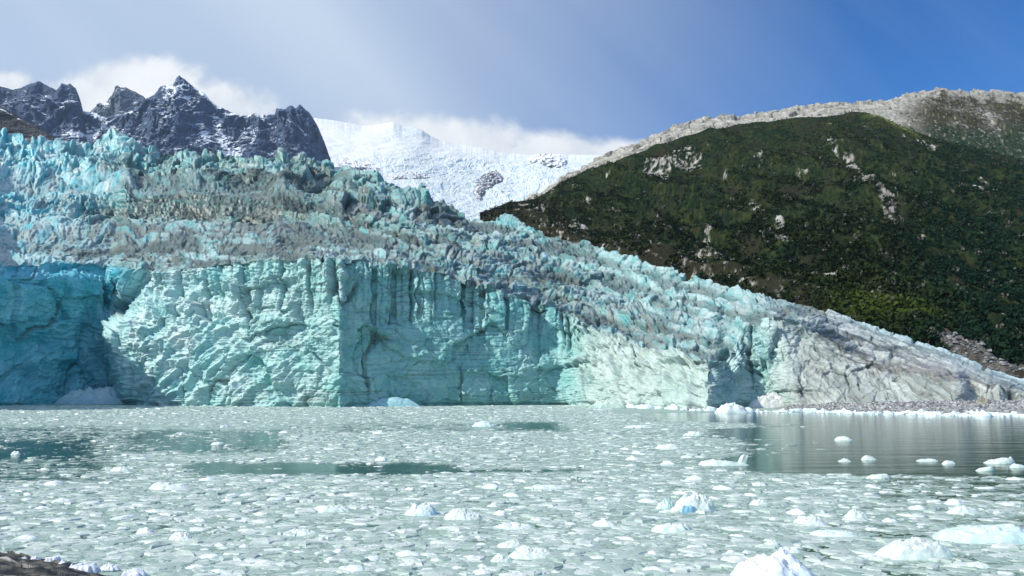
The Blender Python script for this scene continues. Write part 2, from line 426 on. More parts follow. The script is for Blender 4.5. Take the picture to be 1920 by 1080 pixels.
    stt = sstep(.10, .36, np.abs(pn(layt, q1 / 20, 105))) * sstep(-.35, .2, fbm(q1 / 16, q2 / 16, 2, 107))
    ic = mix(ic, dirt_shade_c, np.clip(stt * (.5 + .45 * region_dirty) * (1 - .7 * leftclean) * (1 - .6 * sstep(900, 1150, PX)), 0, .8))
    dirt = region_dirty * sstep(-.25, .30, nq * 1.1 + nr * .8) + .35 * sstep(.05, .4, nq + nr * .5) * (1 - leftclean)
    ic = mix(ic, mix(dirt_shade_c, beige, np.clip(.45 + nr * 1.3, 0, 1)), np.clip(dirt * .85, 0, .82))
    crv = np.exp(-e2 / .06) * .5 + np.exp(-e1 / .04) * .4  # crevices darkened for contrast, shade put into the ice colour
    ic = mix(ic, dirt_shade_c * .8, np.clip(crv * (1 - .8 * leftclean) * (.5 + region_dirty), 0, .85))
    # tongue: beige-grey ice with grit lines that follow the flow
    gl_ = fbm(PX / 110 + tt * .3, tt * 5.5, 4, 111)
    tg = mix(np.array((.50, .54, .48)), np.array((.08, .085, .07)), .95 * sstep(-.32, .28, gl_ + .3 * nr + .25 * fbm(PX / 9, ROW / 4, 3, 113)))
    tg = mix(tg, np.array((.24, .235, .22)), np.clip(np.exp(-((PX - 1760) / 130) ** 2) * np.exp(-((ROW - 690) / 22) ** 2) * (.65 + gl_), 0, .9))
    edge_ = np.exp(-(ROW - interp(PX, SKY)).clip(0) / 14)
    tg = mix(tg, np.array((.50, .72, .72)), edge_ * .6 * sstep(1500, 1650, PX))
    tg = mix(tg, dirt_shade_c, cr * .6)
    hs = h / sc
    lo = np.clip((-(b2 * a2 + b3 * a3) + .1) * .8, 0, 1)  # low spots between blocks darkened too, standing in for shade
    ic = mix(ic, mix(np.array((.10, .17, .145)), dirt_shade_c, np.clip(.4 + nr, 0, 1)), lo * sstep(-.3, .15, fbm(q1 / 12, ty / 4, 3, 121)) * (.8 - .45 * leftclean))
    tr_ = sstep(.42, .12, wr) * sstep(-.35, .15, nq + .25)  # troughs between ridges: dirt tone that also paints their shade
    ic = mix(ic, mix(np.array((.05, .085, .07)), dirt_shade_c * .8, np.clip(.4 + nr, 0, 1)), tr_ * (.86 - .66 * leftclean) * (1 - .35 * sstep(900, 1200, PX)))
    ic = mix(ic, np.array((.10, .13, .105)), .8 * np.clip(bench, 0, 1) * sstep(-.05, .3, nr + nq * 1.3) * (1 - leftclean * .6))
    ic = ic * np.array((.94, .96, .95))
    ic = mix(ic, tg, tongue)
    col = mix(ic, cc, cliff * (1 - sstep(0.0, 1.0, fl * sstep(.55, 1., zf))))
    gy = col.mean(-1, keepdims=True); col = gy + (col - gy) * (1.03 + .03 * cliff[..., None])
    col = np.clip(col * np.array((.95, .94, 1.01)), .02, .92)
    root = bpy.data.objects.new('glacier', None); C.objects.link(root)
    root.location = (0, 250, 0)
    root['label'] = 'turquoise and white calving glacier with ragged seracs and a sheer ice cliff at the water'
    root['category'] = 'glacier'
    P[..., 1] -= 250
    cutr = N1 + 2
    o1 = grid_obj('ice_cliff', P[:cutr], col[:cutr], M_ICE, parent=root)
    o2 = grid_obj('icefall', P[cutr - 1:], col[cutr - 1:], M_ICE, parent=root)
    P[..., 1] += 250
build_glacier()

# ================================================================== mountains
def back_rows(R, depth, n=10, drop=.7):
    """rows falling away behind a ridge line R (nu,3)"""
    t = np.linspace(0, 1, n + 1)[1:, None]
    return np.stack([R[None, :, 0] * (1 + depth * t), R[None, :, 1] * (1 + depth * t), R[None, :, 2] * (1 - drop * t)], -1)

def massif(name, ridge, base_row, y_ridge, y_base, x0, x1, nu, nv, seed, rough, snow_amt, rockc, snowspots=(), vert=1.0, power=.8, jag=3, mat=None):
    px = np.linspace(x0, x1, nu)
    r = interp(px, ridge) + jag * fbm(px / 9, px * 0 + 1.5, 4, seed + 5, .6)
    br = base_row if not isinstance(base_row, list) else interp(px, base_row)
    t = np.linspace(0, 1, nv)[:, None]
    row = br * (1 - t) + r[None, :] * t
    yr = interp(px, y_ridge) if isinstance(y_ridge, list) else y_ridge + 0 * px
    yb = interp(px, y_base) if isinstance(y_base, list) else y_base + 0 * px
    Y = yb[None, :] * (1 - t ** power) + yr[None, :] * t ** power
    P = at(px[None, :] + 0 * row, row, Y)
    P = np.concatenate([P, back_rows(P[-1], .25)], 0)
    PX = np.broadcast_to(px[None, :], P.shape[:2]); ROW = proj(P)[1]
    x, z = P[..., 0].astype(F32), P[..., 2].astype(F32)
    L = y_ridge if not isinstance(y_ridge, list) else float(np.mean(yr))
    k = L / 1493.0                                     # metres per photo pixel
    wxx = x + 14 * k * fbm(x / (40 * k), z / (40 * k), 3, seed)
    # vertical buttresses + broken rock
    r1 = ridged(wxx / (48 * k) + z / (160 * k), z / (130 * k), 5, seed + 1, .55)
    r2 = ridged(wxx / (14 * k) + z / (90 * k), z / (60 * k), 4, seed + 2, .6)
    bl, e, rr = blocks(wxx / (10 * k), z / (9 * k), seed + 3, 1.4, .2, .1)
    bl2, e2, _ = blocks(wxx / (4 * k), z / (5 * k), seed + 4, 1.4, .2, .1)
    top_fade = 1 - .8 * sstep(.9, 1.0, np.concatenate([t + 0 * px, np.ones((10, nu))], 0))
    gul = sstep(.34, .08, r1)
    H = rough * k * (30 * (r1 - .4) + 5 * (r2 - .4) + 2.6 * bl + .35 * bl2) * top_fade
    P[..., 1] -= H
    P[..., 2] += H * .25
    n = normals(P); n = np.where(n[nv // 2, nu // 2, 1] > 0, -n, n)
    nzv = fbm(x / (12 * k), z / (12 * k), 4, seed + 7); nf = fbm(x / (3 * k), z / (3 * k), 3, seed + 8)
    col = mix(np.asarray(rockc) * .75, np.asarray(rockc) * 1.35, np.clip(.5 + nzv + .5 * nf, 0, 1))
    col = mix(col, np.asarray(rockc) * .6, .5 * sstep(.1, .4, np.abs(pn(wxx / (6 * k), z / (60 * k), seed + 9))))
    sn = n[..., 2] + nzv * .35 + nf * .06
    spot = 0
    for (sx, sy, rx, ry, ang, st) in snowspots:
        ca, sa = math.cos(math.radians(ang)), math.sin(math.radians(ang))
        dx = PX - sx; dy = ROW - sy
        spot = spot + st * np.exp(-(((dx * ca + dy * sa) / rx) ** 2 + ((-dx * sa + dy * ca) / ry) ** 2))
    s = sstep(.0, .20, sn + snow_amt + spot * 1.25 + .14 * gul - .90)
    col = mix(col, np.array((.82, .86, .92)), s)
    return grid_obj(name, P, col, mat or M_ROCK, kind='structure'), P

RANGE = [(-160, 200), (-60, 170), (0, 163), (25, 168), (35, 165), (55, 155), (75, 153), (90, 160), (103, 167), (115, 158), (130, 156), (140, 163), (150, 188), (156, 208), (175, 212), (200, 218),
         (225, 216), (245, 208), (258, 202), (275, 186), (290, 176), (300, 161), (312, 156), (325, 156), (332, 149), (337, 141), (343, 147), (352, 154), (362, 162), (380, 171), (395, 188),
         (410, 200), (425, 206), (440, 213), (455, 217), (470, 214), (500, 214), (514, 213), (518, 202), (530, 206), (540, 200), (548, 199), (555, 204), (562, 197), (570, 204), (580, 211),
         (590, 226), (600, 246), (610, 271), (620, 299), (627, 325), (634, 352)]
rock = (.062, .098, .17)
massif('mountain', RANGE, 352, 3300, [(-160, 2700), (150, 2600), (300, 2500), (450, 2700), (634, 3200)], -160, 634, 1000, 380, 200, 1.0, .05, rock,
       [(330, 176, 30, 20, 20, .50), (385, 178, 40, 4, 42, .45), (315, 215, 12, 40, 15, .2), (375, 235, 8, 50, -20, .28), (560, 240, 30, 3, 30, .5), (60, 200, 30, 3, 30, .4), (190, 225, 60, 5, 30, .42), (255, 213, 26, 3, -8, .5), (445, 216, 50, 4, 0, .35), (480, 240, 8, 40, 20, .22),
        (205, 250, 8, 30, -30, .4), (432, 285, 14, 12, -20, .7), (140, 245, 40, 4, 5, .5), (100, 190, 30, 4, 35, .3), (412, 250, 8, 40, -15, .3), (520, 225, 50, 5, -10, .2), (165, 240, 10, 40, -35, .25)])
massif('mountain', [(150, 236), (165, 212), (172, 206), (180, 199), (186, 193), (195, 196), (203, 185), (209, 178), (215, 166), (220, 160), (227, 165), (235, 164), (245, 168), (255, 172), (265, 178), (280, 192), (300, 215), (330, 240)],
       250, 4300, 3900, 150, 330, 260, 120, 230, .8, .10, (.11, .14, .185), [(205, 190, 30, 3, -40, .3)], jag=3)
# dark debris-covered spur at the far left
massif('hill', [(-260, 120), (-100, 165), (0, 199), (30, 216), (60, 233), (90, 250), (120, 268), (160, 300)], 330, 1350, 1000, -260, 160, 420, 200, 240, .45, -.1, (.065, .066, .066),
       [(20, 215, 40, 2, 28, .25)], jag=2)

# ---- snowfield with its icefall
def snowfield():
    ridge = [(540, 215), (600, 222), (640, 228), (680, 236), (700, 235), (720, 231), (738, 229), (755, 236), (780, 240), (792, 244), (806, 254), (825, 263), (860, 271), (900, 276), (950, 288), (985, 290), (1040, 289), (1080, 290), (1130, 291), (1250, 262), (1330, 250)]
    px = np.linspace(540, 1330, 1150)
    r = interp(px, ridge) + 1.2 * fbm(px / 10, px * 0, 3, 300)
    t = np.linspace(0, 1, 420)[:, None]
    base = interp(px, [(540, 400), (700, 400), (900, 440), (1000, 440), (1330, 440)])
    rsm = np.convolve(np.pad(r, 70, 'edge'), np.ones(141) / 141, 'valid'); rsm = np.convolve(np.pad(rsm, 50, 'edge'), np.ones(101) / 101, 'valid')
    row = base * (1 - t) + rsm[None, :] * t + (r - rsm)[None, :] * sstep(.82, 1, t)
    Y = 1900 * (1 - t ** 1.1) + 5200 * t ** 1.1
    P = at(px[None, :] + 0 * row, row, Y)
    P = np.concatenate([P, back_rows(P[-1], .3)], 0)
    ROW = proj(P)[1]; PX = px[None, :] + 0 * ROW
    q1 = (P[..., 0] / P[..., 1] * 1500).astype(F32); q2 = (ROW * 1.0).astype(F32)
    k = P[..., 1] / 1493
    w1 = q1 + 10 * fbm(q1 / 40, q2 / 25, 3, 301); w2 = q2 + 6 * fbm(q1 / 40, q2 / 25, 3, 302)
    b1, e1, r1 = blocks(w1 / 26, w2 / 8, 303, 1.2, .35, .08)
    b2, e2, r2 = blocks(w1 / 9, w2 / 4, 304, 1.4, .4, .1)
    b3, e3, r3 = blocks(w1 / 3.4, w2 / 2.2, 305, 1.4, .3, .15)
    fall = sstep(268, 315, ROW) * .8 + .2 * sstep(-.1, .4, fbm(q1 / 60, q2 / 30, 3, 306)) + .5 * np.exp(-((PX - 770) / 40) ** 2 - ((ROW - 250) / 14) ** 2)
    fall = np.clip(fall + .3 * fbm(q1 / 50, q2 / 20, 2, 308), .03, 1)
    und = fbm(q1 / 90, q2 / 22, 3, 307)
    H = k * (und * 7 + fall * (1.3 * b1 + .9 * b2 + .5 * b3))
    H = H * (.25 + .75 * sstep(0, 30, ROW - interp(PX, ridge)))
    P[..., 2] += H * .5; P[..., 1] -= H * 1.6
    col = mix(np.array((.80, .81, .80)), np.array((.52, .68, .74)), np.clip(fall * (.35 + .9 * fbm(q1 / 12, q2 / 6, 3, 309)), 0, .8))
    col = mix(col, np.array((.36, .55, .64)), np.clip(fall * (np.exp(-e1 / .06) * .6 + np.exp(-e2 / .06) * .35), 0, .7))
    grid_obj('snowfield', P, col, M_SNOW, kind='structure')
snowfield()

# ---- rock outcrops standing in the snow
def snow_Y(px, row):
    base = interp(px, [(540, 400), (700, 400), (900, 440), (1000, 440), (1330, 440)])
    r = interp(px, [(540, 228), (700, 236), (800, 255), (900, 276), (1000, 288), (1250, 275)])
    t = np.clip((base - row) / (base - r), 0, 1.1)
    return 1900 * (1 - t ** 1.1) + 5200 * t ** 1.1
def outcrop(pts_top, pts_bot, Y, seed, label, colr=(.12, .12, .14), snow=.0, thick=60):
    x0, x1 = pts_top[0][0], pts_top[-1][0]
    nu = int((x1 - x0) * 1.6) + 12; nv = 50
    px = np.linspace(x0, x1, nu); t = np.linspace(0, 1, nv)[:, None]
    rt, rb = interp(px, pts_top) + 5 * fbm(px / 8, px * 0, 4, seed, .65), interp(px, pts_bot) + 5 * fbm(px / 8, px * 0 + 5, 4, seed, .65)
    row = rb[None, :] * (1 - t) + rt[None, :] * t
    e = np.sin(np.pi * np.linspace(0, 1, nu))[None, :] ** .5
    Ys = snow_Y(px[None, :] + 0 * row, row); Y = float(Ys.mean()); k = Y / 1493
    Yg = Ys + 40 - (110 + 6 * k) * e * np.sin(np.pi * (.06 + .9 * t)) ** .6
    P = at(px[None, :] + 0 * row, row, Yg)
    x, z = P[..., 0].astype(F32), P[..., 2].astype(F32)
    H = 12 * k * (ridged(x / (14 * k), z / (20 * k), 4, seed) - .4) + 2.5 * k * blocks(x / (4 * k), z / (4 * k), seed + 1)[0]
    P[..., 1] -= H * e
    B = P[-1:].copy(); B[..., 1] += 150; B[..., 2] -= 2 * k
    B2 = B.copy(); B2[..., 2] = P[:1, :, 2] - 10 * k
    P = np.concatenate([P, B, B2], 0)
    n = normals(P); n = np.where(n[nv // 2, nu // 2, 1] > 0, -n, n)
    x, z = P[..., 0].astype(F32), P[..., 2].astype(F32)
    nf = fbm(x / (5 * k), z / (5 * k), 4, seed + 3)
    col = mix(np.asarray(colr) * .7, np.asarray(colr) * 1.6, np.clip(.5 + nf, 0, 1))
    col = mix(col, np.array((.84, .87, .92)), sstep(0, .12, n[..., 2] + .5 * nf + snow - .85))
    cx, cy, cz = P[nv // 2, nu // 2]
    P = P - np.array((cx, cy, cz))
    grid_obj('rock_outcrop', P, col, M_ROCK, loc=(cx, cy, cz), label=label, cat='rock outcrop')
outcrop([(888, 345), (896, 338), (906, 328), (918, 321), (930, 320), (938, 326), (944, 334)], [(888, 368), (900, 378), (904, 366), (915, 356), (930, 346), (944, 337)], 3050, 410,
        'steep dark grey rock knob standing alone in the middle of the snowy icefall', (.14, .145, .17))
outcrop([(620, 292), (640, 294), (660, 295), (690, 298), (705, 302), (725, 318)], [(620, 330), (660, 330), (700, 334), (725, 326)], 2500, 420,
        'long brown rock band at the foot of the snowfield beside the blue cliff mountain', (.12, .11, .125), .18)
outcrop([(722, 320), (745, 322), (770, 319), (800, 323), (822, 333)], [(722, 342), (760, 342), (800, 338), (822, 338)], 2550, 430,
        'low brown rock band directly behind the seracs, below the snow dome', (.14, .13, .14), .12)
outcrop([(990, 298), (1005, 289), (1030, 288), (1050, 290), (1060, 298)], [(990, 303), (1010, 305), (1030, 312), (1050, 313), (1060, 308)], 4200, 440,
        'small ice-draped rock cliff high in the icefall near the granite slope', (.20, .22, .27), .40)

# ================================================================== hills on the right
RIDGEB = [(930, 420), (960, 392), (1000, 366), (1040, 341), (1060, 327), (1130, 292), (1200, 264), (1260, 240), (1300, 226), (1322, 219), (1400, 214), (1450, 206), (1500, 200), (1600, 192), (1660, 186), (1700, 177),
          (1740, 170), (1770, 167), (1800, 166), (1850, 171), (1920, 173), (2100, 170)]
RIDGEF = [(900, 398), (925, 391), (950, 378), (1000, 373), (1040, 352), (1100, 322), (1150, 302), (1200, 283), (1240, 268), (1290, 256), (1330, 243), (1400, 236), (1450, 229), (1500, 222), (1560, 214), (1600, 212), (1650, 216), (1690, 234),
          (1740, 252), (1800, 268), (1860, 282), (1920, 300), (2100, 340)]

def spots_mask(PX, ROW, spots):
    m = 0
    for (sx, sy, rx, ry, ang, st) in spots:
        ca, sa = math.cos(math.radians(ang)), math.sin(math.radians(ang))
        dx = PX - sx; dy = ROW - sy
        m = m + st * np.exp(-(((dx * ca + dy * sa) / rx) ** 2 + ((-dx * sa + dy * ca) / ry) ** 2))
    return m

def granite_ridge():
    px = np.linspace(925, 2100, 1250)
    r = interp(px, RIDGEB) + 1.6 * fbm(px / 12, px * 0, 4, 500, .6)
    base = interp(px, [(925, 440), (1100, 380), (1300, 300), (1600, 260), (1750, 300), (1920, 345), (2100, 380)])
    t = np.linspace(0, 1, 230)[:, None]
    row = base * (1 - t) + r[None, :] * t
    yr = interp(px, [(925, 1150), (1300, 1500), (1800, 1700), (2100, 1700)])
    yb = interp(px, [(925, 900), (1300, 1120), (1800, 1150), (2100, 1100)])
    Y = yb * (1 - t) + yr * t
    P = at(px[None, :] + 0 * row, row, Y)
    P = np.concatenate([P, back_rows(P[-1], .3)], 0)
    ROW = proj(P)[1]; PX = px[None, :] + 0 * ROW
    x, y = P[..., 0].astype(F32), P[..., 1].astype(F32)
    wx = x + 30 * fbm(x / 90, y / 90, 3, 501)
    b1, e1, r1 = blocks(wx / 34, y / 60, 502, 1.3, .4, .08)
    b2, e2, r2 = blocks(wx / 13, y / 24, 503, 1.3, .4, .1)
    b3, e3, r3 = blocks(wx / 5, y / 9, 505, 1.3, .4, .1)
    P[..., 2] += 4.5 * b1 + 2.6 * b2 + 1.2 * b3 + 8 * fbm(x / 140, y / 140, 3, 504)
    nf = fbm(x / 20, y / 30, 4, 506); ng = fbm(x / 5, y / 9, 3, 507)
    col = mix(np.array((.23, .22, .195)), np.array((.52, .50, .45)), np.clip(.55 + nf + .5 * ng, 0, 1))
    col = mix(col, np.array((.09, .085, .075)), np.clip(np.exp(-e2 / .08) * .55 + np.exp(-e1 / .05) * .5, 0, .8))
    veg = sstep(1650, 1760, PX) * sstep(-.25, .2, nf * .9 + (ROW - interp(PX, [(1650, 212), (1760, 180), (1920, 190)])) / 45)
    veg = np.clip(veg * sstep(-.5, .0, -ng + .1), 0, 1)
    rk = spots_mask(PX, ROW, [(1790, 205, 40, 6, 10, .5), (1860, 225, 14, 26, -25, .9), (1845, 212, 30, 8, 20, .7), (1795, 228, 14, 5, 10, .6)])
    veg = veg * (1 - np.clip(rk * sstep(-.2, .25, ng), 0, 1))
    gc = mix(np.array((.045, .042, .02)), np.array((.022, .042, .02)), sstep(225, 255, ROW))
    gc = mix(gc, np.array((.07, .06, .035)), sstep(0, .4, nf) * .6)
    col = mix(col, gc, veg)
    grid_obj('granite_ridge', P, col, M_HILL, kind='structure')
    return P, veg
PG, VEG_G = granite_ridge()

ROCKS = [(1440, 418, 34, 7, 24, 1.1), (1462, 437, 12, 8, 10, 1.1), (1300, 480, 70, 5, 3, .9), (1270, 485, 26, 6, 0, .9), (1330, 462, 30, 4, -30, .8), (1440, 473, 60, 2.5, 2, 1.2), (1335, 455, 14, 6, -20, .8),
         (1545, 516, 14, 9, 25, 1.0), (1600, 518, 60, 4, 3, 1.0), (1655, 524, 14, 5, 15, 1.0), (1400, 540, 50, 4, -6, .8), (1560, 265, 8, 26, -18, .7), (1600, 300, 28, 10, 38, .9), (1618, 335, 9, 26, -28, .9), (1650, 372, 12, 34, -28, 1.0),
         (1680, 410, 14, 26, -22, .8), (1250, 300, 42, 18, -25, .8), (1215, 315, 22, 14, -20, .8), (1300, 292, 20, 14, 0, .7), (1380, 312, 22, 8, -30, .6), (1425, 300, 14, 10, 0, .6), (1540, 290, 12, 6, 20, .5),
         (1740, 270, 30, 6, 20, .7), (1700, 285, 16, 6, 20, .6), (1830, 362, 30, 5, 32, .8), (1900, 288, 30, 3, 25, .8), (1890, 618, 14, 12, 40, 1.2), (1915, 590, 10, 12, 0, .9), (1010, 400, 22, 10, 20, .7), (1080, 405, 26, 10, -10, .7), (1060, 420, 30, 8, 10, .7),
         (1215, 460, 14, 12, 0, .9), (1120, 420, 30, 8, 0, .5), (1150, 390, 14, 6, 0, .4), (1240, 405, 14, 6, 0, .4), (1350, 500, 10, 16, -10, .7), (1500, 550, 30, 4, 10, .7), (1745, 400, 30, 4, 35, .5), (1560, 545, 20, 5, 8, .5), (1480, 525, 50, 3, 5, .6)]

def front_hill():
    px = np.linspace(900, 2100, 1300)
    r = interp(px, RIDGEF)
    base = interp(px, SKY) + 30
    yb = np.maximum(interp(px, YSKY) * 1.05 + 12, 0)
    yr = interp(px, [(900, 800), (925, 840), (1100, 960), (1400, 1060), (1650, 1020), (1920, 900), (2100, 820)])
    t = np.linspace(0, 1, 480)[:, None]
    row = base * (1 - t) + r[None, :] * t
    Y = np.exp(np.log(yb) * (1 - t) + np.log(yr) * t)
    P = at(px[None, :] + 0 * row, row, Y)
    bk = back_rows(P[-1], .25, 8, .35)
    P = np.concatenate([P, bk], 0)
    ROW = proj(P)[1]; PX = px[None, :] + 0 * ROW
    x, y = P[..., 0].astype(F32), P[..., 1].astype(F32)
    k = (P[..., 1] / 900).astype(F32)
    d = np.concatenate([sstep(0, .06, t) * np.ones_like(px), np.ones((8, len(px)))], 0)
    edge = np.clip((PX - 905) / 120, .1, 1)
    wx = x + 20 * fbm(x / 60, y / 60, 3, 521)
    H = 18 * fbm(x / 120, y / 120, 3, 520) + 24 * (ridged((wx + .35 * y) / 75, y / 260, 4, 522) - .4)
    d = d * (1 - .75 * np.concatenate([sstep(.86, 1., t) * np.ones_like(px), np.ones((8, len(px)))], 0))
    rk = spots_mask(PX, ROW, ROCKS)
    b1, e1, r1 = blocks(wx / 16, y / 14, 523, 1.4, .4, .1)
    b2, e2, r2 = blocks(wx / 5, y / 5, 524, 1.4, .4, .1)
    nf = fbm(x / 18, y / 24, 4, 525); ng = fbm(x / 5, y / 7, 4, 526, .6)
    rock_m = sstep(.28, .46, rk * np.clip(.45 + ng * 1.9 + nf * .5, 0, 1.2))
    rock_m = np.maximum(rock_m, sstep(.42, .55, nf + .5 * ng + .10 * sstep(1300, 1100, PX)) * .9)
    low = sstep(0, 1, 1 - np.abs((ROW - interp(PX, SKY)) / 60).clip(0, 1)) * (1 - sstep(1560, 1650, PX))
    rock_m = np.maximum(rock_m, low * sstep(.15, .4, ng + .3 * nf) * .8)
    P[..., 2] += (H * d * edge + (2.2 * b1 + 1.2 * b2) * (.25 + .9 * rock_m) * d)
    # colours: scrub, heath, bare rock
    dark = np.array((.008, .019, .009)); olive = np.array((.028, .037, .011)); brown = np.array((.030, .024, .016)); grey = np.array((.33, .32, .30))
    nh = fbm(x / 2.2, y / 4, 3, 533)
    col = mix(dark, olive, sstep(-.3, .4, .7 * nf + .5 * ng + .6 * nh))
    col = col * (.8 + .5 * sstep(-.3, .3, nh))[..., None]
    col = mix(col, brown, np.clip(sstep(.0, .5, fbm(x / 40, y / 40, 3, 530) + .3 * ng) * .6 + low * .6, 0, .85))
    rc = mix(grey * .45, grey * 1.35, np.clip(.5 + ng * 1.4, 0, 1))
    rc = mix(rc, brown * 1.2, np.exp(-e1 / .07) * .7)
    rc = mix(rc, np.array((.11, .085, .08)), spots_mask(PX, ROW, [(1650, 350, 30, 120, -25, .8)]).clip(0, 1) * .7)
    col = mix(col, rc, rock_m)
    yg = spots_mask(PX, ROW, [(1690, 240, 40, 5, 24, 1.5), (1648, 222, 20, 4, 5, 1.2)]).clip(0, 1)
    col = mix(col, np.array((.16, .19, .04)), yg)
    lb = spots_mask(PX, ROW, [(1640, 590, 80, 28, 12, 1.2), (1730, 600, 50, 20, 10, .6)]).clip(0, 1)
    col = mix(col, np.array((.035, .05, .012)), lb * .8)
    scree = sstep(1745, 1775, PX) * sstep(622, 640, ROW - (PX - 1760) * .10) 
    col = mix(col, mix(np.array((.05, .04, .03)), np.array((.2, .19, .18)), np.clip(.4 + ng * 1.5, 0, 1)), scree * .8)
    grid_obj('hill', P, col, M_HILL, kind='structure')
    return P, PX, ROW, rock_m, nf, yg, lb, scree, low
PH = front_hill()

# ---- scrub forest: a far-off wood that reads as one mass
def forest():
    P, PX, ROW, rm, nf, yg, lb, scree, low = PH
    sky = interp(PX, SKY)
    dens = (1 - rm.clip(0, 1)) * (1 - yg) * (1 - scree) * sstep(-16, -2, sky - ROW + 4)
    heath = sstep(.05, .35, fbm(PX / 90, ROW / 40, 3, 540)) * sstep(1560, 1380, PX - (ROW - 450) * .4) * .40
    dens = dens * (1 - heath) * (1 - .75 * low) * (.12 + .88 * sstep(-.15, .15, fbm(PX / 45, ROW / 22, 4, 545) + .12 * sstep(1400, 1800, PX)))
    dens *= (ROW < 730) 
    dens[-6:] = 0
    nv, nu = dens.shape
    w = dens * np.clip((ROW[:-1] - ROW[1:]).mean() * 1, .2, 2) * (700 / P[..., 1]) ** .35
    pr = w.ravel() / w.sum()
    NT = 32000
    idx = RNG.choice(nv * nu, NT, p=pr)
    X = P.reshape(-1, 3)[idx]; X = X + RNG.normal(0, .8, X.shape) * np.array((1, 1, 0))
    pxv = PX.ravel()[idx]; lbv = lb.ravel()[idx]; rowv = ROW.ravel()[idx]; nfv = nf.ravel()[idx]
    # trees over the farther slope behind
    gi = RNG.choice(VEG_G.size, 3500, p=(VEG_G ** 2).ravel() / (VEG_G ** 2).sum())
    XG = PG.reshape(-1, 3)[gi]
    X = np.concatenate([X, XG]); pxv = np.concatenate([pxv, np.full(3500, 1800)]); lbv = np.concatenate([lbv, np.zeros(3500)]); rowv = np.concatenate([rowv, np.full(3500, 250)]); nfv = np.concatenate([nfv, np.zeros(3500)])
    NT += 3500
    big = fbm(X[:, 0] / 60, X[:, 1] / 60, 3, 541)
    size = (1.5 + 1.8 * RNG.random(NT) ** 1.5 + 1.5 * np.clip(big, -.4, .8)) * np.clip(.62 + (rowv - 250) / 300 + (pxv - 1300) / 1600, .55, 1.3)
    size *= .72; size[NT - 3500:] *= .8
    NL = 10
    cen = X[:, None, :] + RNG.normal(0, 1, (NT, NL, 3)) * size[:, None, None] * np.array((.42, .42, .36))
    cen[..., 2] += size[:, None] * .85
    a = RNG.normal(0, 1, (NT, NL, 3)); a /= np.linalg.norm(a, axis=-1, keepdims=True)
    b = np.cross(a, RNG.normal(0, 1, (NT, NL, 3))); b /= np.linalg.norm(b, axis=-1, keepdims=True)
    s = size[:, None, None] * (.28 + .22 * RNG.random((NT, NL, 1)))
    q = np.stack([cen - a * s, cen - b * s * .8, cen + a * s, cen + b * s * .7], 2)
    V = q.reshape(-1, 3)
    base = mix(np.array((.006, .018, .009)), np.array((.028, .040, .010)), np.clip(.30 + 1.3 * big + .25 * RNG.normal(0, 1, NT), 0, 1))
    base = mix(base, np.array((.009, .034, .020)), sstep(1600, 1850, pxv) * .6)
    base = mix(base, np.array((.060, .086, .014)), lbv.clip(0, 1) * .85)
    dead = (RNG.random(NT) < .05 + .25 * np.exp(-((rowv - 232) / 14) ** 2) * (pxv > 1480))
    base[dead] = (.13, .125, .11)
    cv = base[:, None, :] * (.88 + .24 * RNG.random((NT, NL, 1)))
    cv = np.repeat(cv.reshape(-1, 1, 3), 4, 1).reshape(-1, 3)
    Fq = np.arange(len(V)).reshape(-1, 4)
    obj('forest', mesh_np('forest', V, Fq, cv, M_LEAF, smooth=False), kind='stuff', label='dense dark green scrub forest covering the steep slope on the right', cat='forest')
forest()

